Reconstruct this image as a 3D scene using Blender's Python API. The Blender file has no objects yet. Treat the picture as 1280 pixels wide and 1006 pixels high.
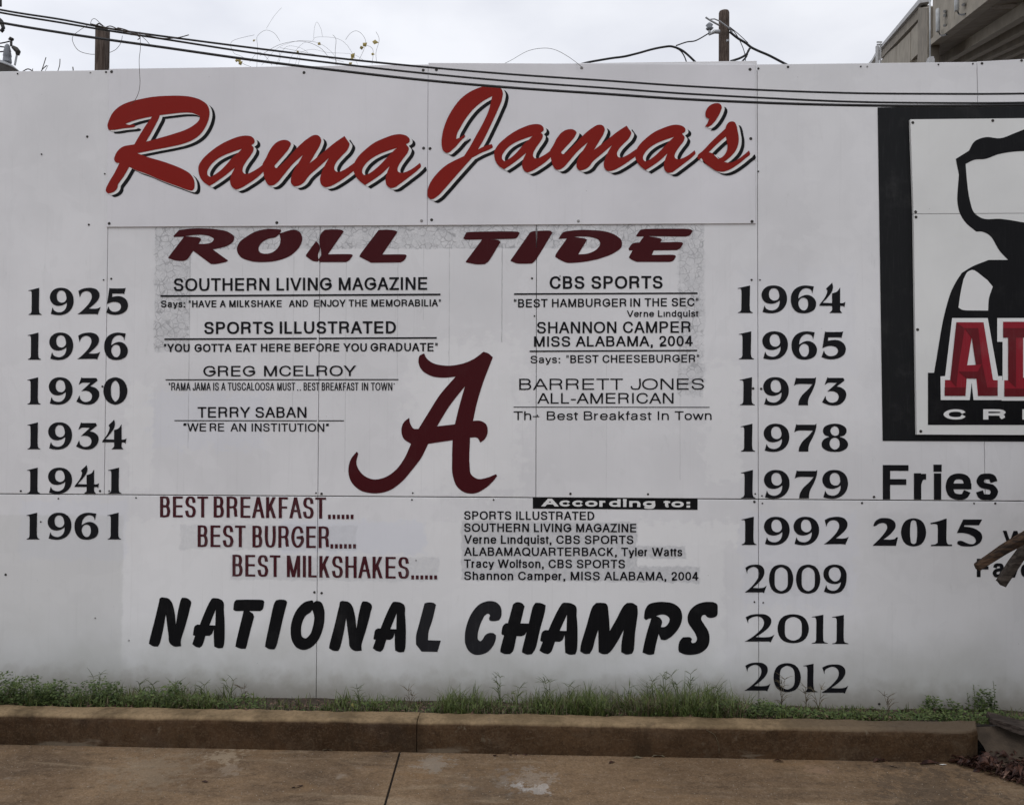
import bpy, math, random
from mathutils import Vector, Matrix
random.seed(7)
SC = bpy.context.scene
COL = SC.collection

# ------------------------------------------------------------------ camera
F, CX, CY = 1000.0, 640.0, 503.0
CAM_D, CAM_H, YAW, PITCH, ROLL = 4.4435, 1.4617, 0.0371, 0.0204, -0.0035
CP = Vector((0, -CAM_D, CAM_H))
RM = (Matrix.Rotation(YAW, 3, 'Z') @ Matrix.Rotation(PITCH, 3, 'X') @ Matrix.Rotation(ROLL, 3, 'Y'))
cd = bpy.data.cameras.new('camera'); cam = bpy.data.objects.new('camera', cd); COL.objects.link(cam)
cd.sensor_fit = 'HORIZONTAL'; cd.sensor_width = 36.0; cd.lens = 36.0 * F / 1280
cd.clip_start = 0.05; cd.clip_end = 3000
cam.matrix_world = Matrix.Translation(CP) @ (RM @ Matrix.Rotation(math.pi / 2, 3, 'X')).to_4x4()
SC.camera = cam

# ------------------------------------------------------------------ sky, sun, exposure (overcast)
SUN_EL, SUN_AZ = math.radians(58), math.radians(200)
w = bpy.data.worlds.new('World'); SC.world = w; w.use_nodes = True
nt = w.node_tree; nt.nodes.clear()
wo = nt.nodes.new('ShaderNodeOutputWorld'); bg = nt.nodes.new('ShaderNodeBackground')
sky = nt.nodes.new('ShaderNodeTexSky'); sky.sky_type = 'NISHITA'; sky.sun_disc = False
sky.sun_elevation = SUN_EL; sky.sun_rotation = SUN_AZ
hs = nt.nodes.new('ShaderNodeHueSaturation'); hs.inputs['Saturation'].default_value = 0.25
nt.links.new(sky.outputs[0], hs.inputs['Color'])
tc = nt.nodes.new('ShaderNodeTexCoord'); mp = nt.nodes.new('ShaderNodeMapping')
mp.inputs['Scale'].default_value = (1, 1, 2.2)
nz = nt.nodes.new('ShaderNodeTexNoise'); nz.inputs['Scale'].default_value = 3.4; nz.inputs['Detail'].default_value = 5
nz.inputs['Roughness'].default_value = 0.5
cr = nt.nodes.new('ShaderNodeValToRGB')
cr.color_ramp.elements[0].position = 0.32; cr.color_ramp.elements[0].color = (7.35, 7.6, 8.4, 1)
cr.color_ramp.elements[1].position = 0.62; cr.color_ramp.elements[1].color = (9.3, 9.5, 10.1, 1)
mx = nt.nodes.new('ShaderNodeMix'); mx.data_type = 'RGBA'; mx.inputs[0].default_value = 0.93
nt.links.new(tc.outputs['Generated'], mp.inputs[0]); nt.links.new(mp.outputs[0], nz.inputs['Vector'])
nt.links.new(nz.outputs[0], cr.inputs[0]); nt.links.new(hs.outputs[0], mx.inputs[6]); nt.links.new(cr.outputs[0], mx.inputs[7])
sxw = nt.nodes.new('ShaderNodeSeparateXYZ'); nt.links.new(tc.outputs['Generated'], sxw.inputs[0])
mrw = nt.nodes.new('ShaderNodeMapRange'); nt.links.new(sxw.outputs[0], mrw.inputs[0])
mrw.inputs[1].default_value = -0.8; mrw.inputs[2].default_value = 0.5; mrw.inputs[3].default_value = 1.12; mrw.inputs[4].default_value = 0.97
vmw = nt.nodes.new('ShaderNodeVectorMath'); vmw.operation = 'SCALE'
nt.links.new(mx.outputs[2], vmw.inputs[0]); nt.links.new(mrw.outputs[0], vmw.inputs['Scale'])
nt.links.new(vmw.outputs[0], bg.inputs[0]); bg.inputs[1].default_value = 0.1
nt.links.new(bg.outputs[0], wo.inputs[0])
sl = bpy.data.lights.new('sun', 'SUN'); sl.energy = 0.5; sl.angle = math.radians(25); sl.color = (1, 0.97, 0.93)
so = bpy.data.objects.new('sun', sl); COL.objects.link(so)
so.rotation_euler = (math.radians(90) - SUN_EL, 0, math.radians(-15))
SC.view_settings.view_transform = 'Standard'; SC.view_settings.look = 'None'
SC.view_settings.exposure = 0.0; SC.view_settings.gamma = 1; SC.view_settings.use_curve_mapping = False
SC.cycles.max_bounces = 6

# ------------------------------------------------------------------ pixel -> place
def ray(x, y): return RM @ Vector(((x - CX) / F, 1.0, -(y - CY) / F))
def onY(x, y, Y=0.0):
    d = ray(x, y); return CP + d * ((Y + CAM_D) / d.y)
def onZ(x, y, z=0.0):
    d = ray(x, y); return CP + d * ((z - CAM_H) / d.z)
def onP(x, y, p, n):
    d = ray(x, y); return CP + d * ((p - CP).dot(n) / d.dot(n))

# ------------------------------------------------------------------ node helpers
def newmat(name, rough=0.6, spec=0.5, metal=0.0):
    m = bpy.data.materials.new(name); m.use_nodes = True
    b = m.node_tree.nodes['Principled BSDF']
    b.inputs['Roughness'].default_value = rough; b.inputs['Metallic'].default_value = metal
    b.inputs['Specular IOR Level'].default_value = spec
    return m, m.node_tree, b
class NG:
    def __init__(s, t): s.t = t
    def n(s, typ, **kw):
        n = s.t.nodes.new(typ)
        for k, v in kw.items(): setattr(n, k, v)
        return n
    def link(s, a, b): s.t.links.new(a, b)
    def val(s, sock, v):
        if hasattr(v, 'links'): s.link(v, sock)
        else: sock.default_value = v
    def math(s, op, a, b=0.0, clamp=False):
        n = s.n('ShaderNodeMath', operation=op); n.use_clamp = clamp
        s.val(n.inputs[0], a); s.val(n.inputs[1], b); return n.outputs[0]
    def ramp(s, v, a, b, lo=0.0, hi=1.0):
        n = s.n('ShaderNodeMapRange'); n.interpolation_type = 'SMOOTHSTEP'
        s.val(n.inputs[0], v)
        n.inputs[1].default_value = a; n.inputs[2].default_value = b; n.inputs[3].default_value = lo; n.inputs[4].default_value = hi
        return n.outputs[0]
    def mix(s, f, a, b, mode='MIX'):
        n = s.n('ShaderNodeMix', data_type='RGBA', blend_type=mode)
        s.val(n.inputs[0], f)
        for i, v in ((6, a), (7, b)):
            if hasattr(v, 'links'): s.link(v, n.inputs[i])
            else: n.inputs[i].default_value = (*v, 1)
        return n.outputs[2]
    def co(s, scale=(1, 1, 1)):
        t = s.n('ShaderNodeTexCoord'); m = s.n('ShaderNodeMapping'); m.inputs['Scale'].default_value = scale
        s.link(t.outputs['Object'], m.inputs[0]); return m.outputs[0]
    def noise(s, co, sc, det=4, rough=0.55, dist=0.0):
        n = s.n('ShaderNodeTexNoise'); s.link(co, n.inputs['Vector'])
        n.inputs['Scale'].default_value = sc; n.inputs['Detail'].default_value = det
        n.inputs['Roughness'].default_value = rough; n.inputs['Distortion'].default_value = dist
        return n.outputs[0]
    def voro(s, co, sc, feat='F1', out=0):
        n = s.n('ShaderNodeTexVoronoi', feature=feat); s.link(co, n.inputs['Vector']); n.inputs['Scale'].default_value = sc
        return n.outputs[out]
    def bump(s, h, strength, dist, b):
        n = s.n('ShaderNodeBump'); s.link(h, n.inputs['Height'])
        n.inputs['Strength'].default_value = strength; n.inputs['Distance'].default_value = dist
        s.link(n.outputs[0], b.inputs['Normal'])

def simple(name, c, rough=0.6, var=0.25, sc=6.0, spec=0.4, metal=0.0, bump=0.0, dark=None):
    m, t, b = newmat(name, rough, spec, metal); g = NG(t)
    co = g.co(); n = g.noise(co, sc, 5)
    c2 = dark or tuple(x * (1 - var) for x in c)
    g.link(g.mix(g.ramp(n, .3, .7), c2, c), b.inputs['Base Color'])
    if bump: g.bump(g.noise(co, sc * 6, 4), bump, 0.004, b)
    return m

# painted wall sheets: layers of white house paint, overpainted patches, crackled old paint, splash dirt with painted-in shade
BOXES_LIGHT = [(512, 425, 652, 616, 22, .35), (880, 455, 925, 600, 12, .35), (152, 648, 905, 868, 10, .35), (160, 480, 190, 612, 8, .35), (1010, 130, 1088, 560, 20, .15), (795, 652, 925, 682, 9, .5), (790, 697, 870, 708, 7, .5)]
BOXES_BLUE = [(350, 650, 530, 692, 8, .5), (25, 625, 158, 700, 6, .3), (925, 640, 1070, 760, 10, .25), (190, 490, 330, 560, 14, .3), (925, 335, 1070, 470, 10, .12)]
BOXES_GREY = [(577, 651, 797, 727, 2.5, .8), (790, 682, 857, 698, 2.5, .8), (780, 707, 874, 728, 3, .8), (288, 694, 548, 727, 3, .45), (225, 655, 446, 688, 3, .4), (930, 703, 1060, 744, 4, .22), (1090, 640, 1150, 690, 5, .15)]
BOXES_CRACK = [(194, 276, 880, 309.5, 2.0, 1), (194, 300, 236.5, 440, 3.5, 1), (848, 300, 880, 495, 5, .8)]
LINES = [(236.5, 300, 560, .4), (366.5, 320, 520, .22), (432, 320, 590, .25), (497, 310, 480, .25), (529.5, 300, 400, .2), (561.5, 305, 500, .3), (627.5, 305, 428, .6), (850, 300, 600, .2), (758, 430, 640, .14), (303, 330, 380, .15), (166, 300, 800, .05)]
def wall_mat(name='white_wall_paint', base=(.76, .757, .765), sign=False, tone=1.0):
    m, t, b = newmat(name, 0.42, 0.4); g = NG(t)
    base = tuple(x * tone for x in base)
    co = g.co(); big = g.noise(co, 1.3, 4); mid = g.noise(co, 9, 5)
    streak = g.noise(g.co((14, 14, 0.7)), 3.2, 4, .6)
    col = g.mix(g.ramp(big, .3, .7), tuple(x * .92 for x in base), tuple(x * 1.03 for x in base))
    col = g.mix(g.math('MULTIPLY', g.ramp(streak, .55, .85), .14), col, (.5, .5, .49))
    sx = g.n('ShaderNodeSeparateXYZ'); tcn = g.n('ShaderNodeTexCoord'); g.link(tcn.outputs['Object'], sx.inputs[0])
    X, Z = sx.outputs[0], sx.outputs[2]
    n1 = g.noise(co, 16, 3); n2 = g.noise(g.co((1, 1, 1.37)), 19, 3)
    def boxes(bs, wob):
        acc = None
        for (x0, y0, x1, y1, soft, k) in bs:
            a = onY(x0, y0); c = onY(x1, y1); s = soft / 225
            xx = g.math('ADD', X, g.math('MULTIPLY', g.math('SUBTRACT', n1, .5), wob * s))
            zz = g.math('ADD', Z, g.math('MULTIPLY', g.math('SUBTRACT', n2, .5), wob * s))
            dx = g.math('SUBTRACT', g.math('ABSOLUTE', g.math('SUBTRACT', xx, (a.x + c.x) / 2)), (c.x - a.x) / 2)
            dz = g.math('SUBTRACT', g.math('ABSOLUTE', g.math('SUBTRACT', zz, (a.z + c.z) / 2)), (a.z - c.z) / 2)
            v = g.math('MULTIPLY', g.ramp(g.math('MAXIMUM', dx, dz), -s / 2, s / 2, 1, 0), k)
            acc = v if acc is None else g.math('MAXIMUM', acc, v)
        return acc
    hb = mid
    pch = g.ramp(g.noise(g.co((1, 1, 1.6)), 2.3, 3, .5, .9), .54, .60); pch2 = g.ramp(g.noise(g.co((1.7, 1, 1)), 3.7, 3, .5, 1.2), .56, .60)
    col = g.mix(g.math('MULTIPLY', pch, .10 if sign else .22), col, tuple(x * 1.08 for x in base))
    col = g.mix(g.math('MULTIPLY', pch2, .08 if sign else .20), col, tuple(x * .88 for x in base))
    smg = g.ramp(g.noise(g.co((3, 3, 1)), 4.1, 9, .72, .4), .60, .76)
    col = g.mix(g.math('MULTIPLY', smg, .16 if sign else .26), col, (.43, .43, .42))
    if not sign:
        col = g.mix(boxes(BOXES_LIGHT, 5), col, (.86, .86, .85))
        col = g.mix(boxes(BOXES_BLUE, 4), col, (.68, .70, .77))
        rub = g.ramp(g.noise(co, 34, 5, .7), .38, .62, .55, 1)
        col = g.mix(g.math('MULTIPLY', boxes(BOXES_GREY, 4), rub), col, (.50, .505, .52))
        # crackle
        n = g.n('ShaderNodeTexNoise'); n.inputs['Scale'].default_value = 30; g.link(co, n.inputs['Vector'])
        va = g.n('ShaderNodeVectorMath', operation='SCALE'); g.link(n.outputs[1], va.inputs[0]); va.inputs['Scale'].default_value = .02
        vb = g.n('ShaderNodeVectorMath', operation='ADD'); g.link(co, vb.inputs[0]); g.link(va.outputs[0], vb.inputs[1])
        e1 = g.ramp(g.voro(vb.outputs[0], 26, 'DISTANCE_TO_EDGE'), .0, .085, 1, 0)
        e2 = g.ramp(g.voro(vb.outputs[0], 62, 'DISTANCE_TO_EDGE'), .0, .10, .6, 0)
        ins = boxes(BOXES_CRACK, 3)
        cm = g.math('MULTIPLY', g.math('MAXIMUM', g.math('MULTIPLY', e1, g.ramp(n1, .35, .55)), g.math('MULTIPLY', e2, g.ramp(n2, .38, .6))), ins)
        col = g.mix(g.math('MULTIPLY', ins, g.ramp(g.noise(co, 12, 5, .7), .35, .65, .15, .75)), col, (.55, .555, .565))
        col = g.mix(g.math('MULTIPLY', cm, .72), col, (.27, .27, .28))
        hb = g.math('SUBTRACT', mid, g.math('MULTIPLY', cm, .5))
        # old board joints telegraphing through the paint
        for (px, y0, y1, k) in LINES:
            a = onY(px, y0); c = onY(px, y1)
            xx = g.math('ADD', X, g.math('MULTIPLY', g.math('SUBTRACT', n2, .5), .006))
            ln = g.math('MULTIPLY', g.ramp(g.math('ABSOLUTE', g.math('SUBTRACT', xx, (a.x + c.x) / 2)), .0015, .0035, 1, 0),
                        g.math('MULTIPLY', g.math('LESS_THAN', Z, a.z), g.math('GREATER_THAN', Z, c.z)))
            col = g.mix(g.math('MULTIPLY', g.math('MULTIPLY', ln, k), g.ramp(mid, .3, .6, .3, 1)), col, (.22, .22, .22))
        # splash dirt near the soil, with shade painted into the same darkening
        dz = g.ramp(g.math('ADD', Z, g.math('MULTIPLY', g.math('SUBTRACT', g.noise(co, 3.2, 5), .5), .5)), -.10, .42, 1, 0)
        col = g.mix(g.math('MULTIPLY', dz, .62), col, (.40, .40, .355))
        lf = boxes([(-400, 640, 151, 900, 4, .34), (1075, 640, 1700, 900, 30, .12)], 1.5)  # greenish grime at left; flat darker tone at lower right
        col = g.mix(g.math('MULTIPLY', lf, g.ramp(big, .2, .7, .5, 1)), col, (.50, .505, .47))
        vs_ = g.ramp(g.noise(g.co((22, 22, .5)), 2.4, 5, .65), .56, .78)
        col = g.mix(g.math('MULTIPLY', vs_, .16), col, (.40, .40, .39))
        dz2 = g.ramp(g.math('ADD', Z, g.math('MULTIPLY', g.math('SUBTRACT', g.noise(co, 11, 5), .5), .25)), -.10, .10, 1, 0)
        col = g.mix(g.math('MULTIPLY', dz2, .6), col, (.27, .245, .20))
    # specks and scuffs
    sp = g.ramp(g.voro(co, 7.5), .012, .022, 1, 0)
    col = g.mix(g.math('MULTIPLY', sp, .5), col, (.25, .24, .23))
    sc = g.ramp(g.noise(co, 5.5, 8, .75), .70, .78)
    col = g.mix(g.math('MULTIPLY', sc, .22), col, (.38, .38, .37))
    g.link(col, b.inputs['Base Color'])
    g.link(g.ramp(mid, .3, .7, .36, .52), b.inputs['Roughness'])
    g.bump(hb, .22, .004, b)
    return m

M_WALL = wall_mat()
M_SIGN = wall_mat('white_sign_enamel', (.75, .742, .762), True)
M_BOARD = wall_mat('white_board_enamel', (.75, .755, .735), True)
def paint(name, c, rough=.45, fade=.16, spec=.22):
    m, t, b = newmat(name, rough, spec); g = NG(t)
    co = g.co(); n = g.noise(co, 5, 6, .65); s = g.noise(g.co((60, 60, 4)), 2, 3)
    f = g.math('MULTIPLY', g.ramp(n, .5, .8), fade)
    col = g.mix(f, c, (.45, .43, .42)); col = g.mix(g.math('MULTIPLY', g.ramp(s, .5, .8), fade * .4), col, (.4, .4, .4))
    g.link(col, b.inputs['Base Color']); g.bump(n, .1, .003, b)
    return m
M_RED = paint('red_sign_paint', (.235, .010, .005), .34, .01, .12)
M_BLACK = paint('black_sign_paint', (.005, .005, .006), .5, .03, .12)
M_WHITE = paint('white_line_paint', (.76, .76, .75), .4, .05)
M_MAROON = paint('maroon_paint', (.056, .0045, .007), .5, .02, .12)
M_BROWNRED = paint('brown_red_vinyl', (.062, .012, .017), .5, .2, .12)
M_VINYL = paint('black_vinyl', (.008, .008, .010), .5, .02, .12)
M_FADED = paint('faded_black_paint', (.013, .014, .018), .32, .05, .3)
M_BORDER = paint('black_border_paint', (.0085, .009, .010), .5, .05, .15)
M_CRIM = paint('crimson_paint', (.26, .013, .024), .45, .08, .15)
M_CRIMD = paint('dark_crimson_paint', (.125, .008, .013), .45, .06, .15)
M_SCREW = simple('screw_metal', (.05, .045, .04), .5, metal=.5)
M_SCREWW = simple('painted_screw', (.34, .33, .32), .5)
M_BACK = simple('dark_batten_wood', (.03, .027, .022), .9)
M_CABLE = simple('black_cable_rubber', (.02, .02, .022), .5)
def wood(name, a, bcol, sc=(1, 1, 1), wsc=12):
    m, t, b = newmat(name, .85, .2); g = NG(t)
    co = g.co(sc); n = g.noise(co, wsc, 6, .6, .6); n2 = g.noise(g.co(), 5, 4)
    col = g.mix(g.ramp(n, .35, .68), a, bcol); col = g.mix(g.math('MULTIPLY', g.ramp(n2, .5, .75), .5), col, tuple(x * .45 for x in a))
    g.link(col, b.inputs['Base Color']); g.bump(n, .7, .006, b); return m
M_POST = wood('weathered_post_wood', (.055, .038, .030), (.15, .115, .095), (9, 9, .7), 6)
M_TIMBER = wood('split_timber_wood', (.018, .012, .009), (.085, .050, .030), (1, 14, 14), 4)
M_TIMBERG = wood('grey_timber_wood', (.028, .022, .018), (.085, .07, .058), (1, 14, 14), 4)
M_PLANK = wood('rotten_plank_wood', (.035, .026, .021), (.115, .09, .075), (1, 10, 10), 6)
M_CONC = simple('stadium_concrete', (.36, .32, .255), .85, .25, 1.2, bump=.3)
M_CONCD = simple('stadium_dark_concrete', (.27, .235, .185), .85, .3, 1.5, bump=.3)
M_COPE = simple('pale_coping', (.55, .55, .55), .7)
M_STEEL = simple('galvanised_steel', (.42, .43, .44), .45, .2, 5, metal=.4)
M_GREYP = simple('grey_enamel', (.55, .57, .57), .4)
M_PORC = simple('porcelain', (.30, .32, .35), .25)
M_VINE = simple('dry_vine_stem', (.085, .07, .06), .8)
M_VLEAF = simple('yellow_vine_leaf', (.42, .33, .10), .6, .4, 20)
M_SOIL = simple('soil', (.075, .055, .038), .95, .45, 14, bump=1.0)

def ground_mat(name, kerb=False):
    m, t, b = newmat(name, .85, .08); g = NG(t); co = g.co()
    big = g.noise(co, 1.1, 5, .6, .4); mid = g.noise(co, 5, 6, .65); fine = g.noise(co, 60, 4, .7)
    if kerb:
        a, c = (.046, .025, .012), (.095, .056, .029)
    else:
        a, c = (.165, .107, .062), (.32, .215, .125)
    col = g.mix(g.ramp(big, .32, .68), a, c)
    col = g.mix(g.math('MULTIPLY', g.ramp(mid, .45, .72), .6), col, (.24, .165, .10) if not kerb else (.095, .06, .036))
    col = g.mix(g.math('MULTIPLY', g.ramp(g.noise(g.co((.6, 2.2, 1)), 2.4, 6, .6, .8), .56, .72), .45), col, (.068, .052, .042))
    col = g.mix(g.ramp(fine, .35, .75, .0, .4), col, tuple(x * .42 for x in a))
    # pale stone specks and worn patches
    sp = g.ramp(g.math('ADD', g.voro(co, 120), g.math('MULTIPLY', g.noise(co, 45, 2), .35)), .24, .34, 1, 0); spm = g.ramp(g.noise(co, 8, 4, .7), .48, .66)
    col = g.mix(g.math('MULTIPLY', g.math('MULTIPLY', sp, spm), .30 if kerb else .55), col, (.36, .29, .21))
    wet = g.ramp(g.noise(g.co((.55, 1.5, 1)), 1.9, 7, .62, .7), .47, .66)
    col = g.mix(g.math('MULTIPLY', wet, .55), col, (.095, .068, .047) if not kerb else (.03, .018, .01))
    lite = g.ramp(g.noise(g.co((.5, 2.4, 1)), 3.3, 7, .66, .9), .55, .70)
    col = g.mix(g.math('MULTIPLY', lite, .5), col, (.37, .285, .19) if not kerb else (.12, .08, .05))
    mt = g.noise(g.co((1, 1.8, 1)), 13, 7, .72, .5)
    col = g.mix(g.ramp(mt, .50, .72, 0, .45), col, (.30, .225, .16) if not kerb else (.115, .085, .055))
    col = g.mix(g.ramp(mt, .50, .30, 0, .5), col, (.06, .043, .03) if not kerb else (.020, .012, .007))
    ag = g.n('ShaderNodeTexVoronoi'); g.link(co, ag.inputs['Vector']); ag.inputs['Scale'].default_value = 150
    agv = g.n('ShaderNodeSeparateXYZ'); g.link(ag.outputs['Color'], agv.inputs[0])
    col = g.mix(g.ramp(agv.outputs[0], .55, 1.0, 0, .20 if not kerb else .2), col, (.40, .30, .21) if not kerb else (.16, .115, .075))
    col = g.mix(g.ramp(agv.outputs[1], .6, 1.0, 0, .26), col, (.055, .04, .028) if not kerb else (.018, .011, .007))
    gr2 = g.noise(co, 190, 3, .8)
    col = g.mix(g.ramp(gr2, .42, .70, 0, .35), col, (.07, .05, .035) if not kerb else (.02, .012, .008))
    orr = g.ramp(g.noise(g.co((.7, 1.6, 1)), 2.9, 6, .65, .6), .54, .72)
    col = g.mix(g.math('MULTIPLY', orr, .4), col, (.26, .155, .075) if not kerb else (.09, .05, .025))
    wp = g.ramp(g.noise(co, 3.1, 7, .62), .64, .70)
    col = g.mix(g.math('MULTIPLY', wp, .55), col, (.30, .25, .195) if not kerb else (.20, .165, .125))
    sx = g.n('ShaderNodeSeparateXYZ'); tcn = g.n('ShaderNodeTexCoord'); g.link(tcn.outputs['Object'], sx.inputs[0])
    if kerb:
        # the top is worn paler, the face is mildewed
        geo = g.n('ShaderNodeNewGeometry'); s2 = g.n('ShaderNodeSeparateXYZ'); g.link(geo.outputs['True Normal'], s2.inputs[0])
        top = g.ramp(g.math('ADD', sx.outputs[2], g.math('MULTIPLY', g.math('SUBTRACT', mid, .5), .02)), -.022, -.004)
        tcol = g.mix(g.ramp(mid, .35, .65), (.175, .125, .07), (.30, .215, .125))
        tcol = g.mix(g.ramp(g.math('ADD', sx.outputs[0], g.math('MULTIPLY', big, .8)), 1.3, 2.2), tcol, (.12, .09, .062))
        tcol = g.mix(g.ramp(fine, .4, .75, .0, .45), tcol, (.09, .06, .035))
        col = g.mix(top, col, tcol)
        lime = g.math('MULTIPLY', g.ramp(g.noise(g.co((1, 1, 5)), 3.3, 6, .6), .56, .66), g.ramp(sx.outputs[2], -.145, -.09, 1, 0))
        col = g.mix(g.math('MULTIPLY', lime, .5), col, (.21, .175, .13))
        blob = g.ramp(g.noise(g.co((1.2, 1, 1)), 11, 7, .68), .61, .68)
        col = g.mix(g.math('MULTIPLY', g.math('MULTIPLY', blob, g.ramp(g.noise(co, 1.9, 3), .40, .60)), .55), col, (.19, .155, .11))
        scr = g.ramp(g.noise(g.co((2.5, 1, 14)), 3.7, 6, .6, 1.5), .63, .68)
        col = g.mix(g.math('MULTIPLY', scr, .3), col, (.17, .125, .085))
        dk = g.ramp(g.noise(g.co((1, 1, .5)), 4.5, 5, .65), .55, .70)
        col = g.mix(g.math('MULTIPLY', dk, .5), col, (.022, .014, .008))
    else:
        for (px, py, r, cc, k) in [(660, 975, .13, (.40, .36, .31), .3), (652, 981, .05, (.6, .58, .55), .5), (676, 985, .05, (.6, .58, .55), .4), (282, 943, .10, (.33, .26, .18), .8), (288, 961, .06, (.30, .24, .18), .5), (540, 955, .09, (.30, .26, .21), .6), (1020, 962, .07, (.30, .20, .13), .6), (1165, 985, .28, (.06, .048, .038), .5), (190, 962, .22, (.26, .21, .15), .4), (610, 985, .2, (.10, .08, .06), .3)]:  # local stains; the broad dark one at far right is painted shade
            p = onZ(px, py, -.15)
            mp_ = g.n('ShaderNodeVectorMath', operation='DISTANCE'); g.link(tcn.outputs['Object'], mp_.inputs[0]); mp_.inputs[1].default_value = p
            dd = g.math('ADD', mp_.outputs['Value'], g.math('MULTIPLY', g.math('SUBTRACT', g.noise(co, 17, 8, .8), .5), r * 6.5))
            col = g.mix(g.math('MULTIPLY', g.ramp(dd, r * .5, r * 1.0, 1, 0), k), col, cc)
    g.link(col, b.inputs['Base Color']); g.link(g.ramp(mid, .3, .7, .6, .9), b.inputs['Roughness'])
    g.bump(g.math('ADD', fine, g.math('MULTIPLY', mid, .6)), .4, .005, b)
    return m
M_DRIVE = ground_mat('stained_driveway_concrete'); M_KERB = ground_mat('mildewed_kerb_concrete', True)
def leafmat(name, a, c, rough=.55):
    m, t, b = newmat(name, rough, .3); g = NG(t)
    n = g.noise(g.co(), 28, 3); n2 = g.noise(g.co(), 170, 2)
    col = g.mix(g.ramp(n, .35, .65), a, c); col = g.mix(g.ramp(n2, .45, .7, 0, .5), col, tuple(x * .5 for x in a))
    g.link(col, b.inputs['Base Color']); return m
M_GRASS = leafmat('grass_blade', (.048, .072, .016), (.125, .155, .044))
M_CLOVER = leafmat('weed_leaf', (.045, .078, .020), (.115, .15, .045))
M_STRAW = leafmat('dry_stalk', (.09, .07, .04), (.17, .14, .085))
M_DEAD = leafmat('dead_leaf', (.020, .007, .005), (.075, .032, .020), .6)
M_DEAD2 = leafmat('pale_dead_leaf', (.10, .05, .035), (.24, .15, .11), .6)

# ------------------------------------------------------------------ object helpers
def rnd(a, b_): return random.uniform(a, b_)
def link(o, parent=None):
    COL.objects.link(o)
    if parent: o.parent = parent
    return o
def mesh(name, vs, fs, mat, parent=None, smooth=False):
    me = bpy.data.meshes.new(name); me.from_pydata([tuple(v) for v in vs], [], fs); me.update()
    me.materials.append(mat)
    if smooth: me.polygons.foreach_set('use_smooth', [True] * len(me.polygons))
    return link(bpy.data.objects.new(name, me), parent)
def tag(o, label=None, cat=None, group=None, kind=None):
    for k, v in (('label', label), ('category', cat), ('group', group), ('kind', kind)):
        if v: o[k] = v
    return o
def empty(name, label=None, cat=None, group=None, loc=(0, 0, 0), kind=None):
    o = link(bpy.data.objects.new(name, None)); o.location = loc
    return tag(o, label, cat, group, kind)
class MB:
    def __init__(s): s.v = []; s.f = []
    def add(s, vs, fs):
        k = len(s.v); s.v += [Vector(v) for v in vs]; s.f += [[i + k for i in f] for f in fs]
    def box(s, a, b):
        x0, y0, z0 = a; x1, y1, z1 = b
        s.add([(x0, y0, z0), (x1, y0, z0), (x1, y1, z0), (x0, y1, z0), (x0, y0, z1), (x1, y0, z1), (x1, y1, z1), (x0, y1, z1)],
              [(0, 3, 2, 1), (4, 5, 6, 7), (0, 1, 5, 4), (1, 2, 6, 5), (2, 3, 7, 6), (3, 0, 4, 7)])
    def prism(s, poly, off):  # polygon of 3D points + thickness vector
        n = len(poly); s.add(list(poly) + [Vector(p) + Vector(off) for p in poly],
            [list(range(n)), list(range(2 * n - 1, n - 1, -1))] + [(i, (i + 1) % n, (i + 1) % n + n, i + n)[::-1] for i in range(n)])
    def tube(s, pts, r, n=6, cap=True):
        pts = [Vector(p) for p in pts]; N = len(pts); rr = r if isinstance(r, (list, tuple)) else [r] * N
        up = Vector((0, 0, 1)); vs = []; fs = []
        for i, p in enumerate(pts):
            d = (pts[min(i + 1, N - 1)] - pts[max(i - 1, 0)]).normalized()
            u = d.cross(up if abs(d.z) < .95 else Vector((1, 0, 0))).normalized(); v = d.cross(u)
            for k in range(n):
                a = 2 * math.pi * k / n; vs.append(p + (u * math.cos(a) + v * math.sin(a)) * rr[i])
        for i in range(N - 1):
            for k in range(n): fs.append((i * n + k, i * n + (k + 1) % n, (i + 1) * n + (k + 1) % n, (i + 1) * n + k))
        if cap: fs += [list(range(n))[::-1], [(N - 1) * n + k for k in range(n)]]
        s.add(vs, fs)
    def lathe(s, c, prof, n=16):
        c = Vector(c); s.tube([c + Vector((0, 0, z)) for z, r in prof], [r for z, r in prof], n)
    def build(s, name, mat, parent=None, smooth=False): return mesh(name, s.v, s.f, mat, parent, smooth)

def spline(txt, o=(0, 0), s=1.0, sub=5):
    """closed outline; points marked * are corners"""
    P = []; 
    for w_ in txt.replace(')', ' ').replace('(', ' ').split():
        c = w_.endswith('*'); a, b = w_.rstrip('*').split(','); P.append((Vector((o[0] + float(a) / s, o[1] + float(b) / s)), c))
    n = len(P); out = []
    for i in range(n):
        p1, c1 = P[i]; p2, c2 = P[(i + 1) % n]
        p0 = P[i - 1][0]; p3 = P[(i + 2) % n][0]
        L = (p2 - p1).length
        def tan(pa, pb, pc):
            la = (pb - pa).length; lb = (pc - pb).length
            if la < 1e-6 or lb < 1e-6: return Vector((0, 0))
            return ((pb - pa) / la * lb + (pc - pb) / lb * la) / (la + lb) 
        t1 = (p2 - p1) / max(L, 1e-6) if c1 else tan(p0, p1, p2); t2 = (p2 - p1) / max(L, 1e-6) if c2 else tan(p1, p2, p3)
        m1 = L if c1 else min(L, 2.2 * (p1 - p0).length); m2 = L if c2 else min(L, 2.2 * (p3 - p2).length)
        out.append(p1)
        if not (c1 and c2):
            for k in range(1, sub):
                u = k / sub; h1 = 2 * u**3 - 3 * u**2 + 1; h2 = u**3 - 2 * u**2 + u; h3 = -2 * u**3 + 3 * u**2; h4 = u**3 - u**2
                out.append(p1 * h1 + t1 * m1 * h2 + p2 * h3 + t2 * m2 * h4)
    return out
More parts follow.
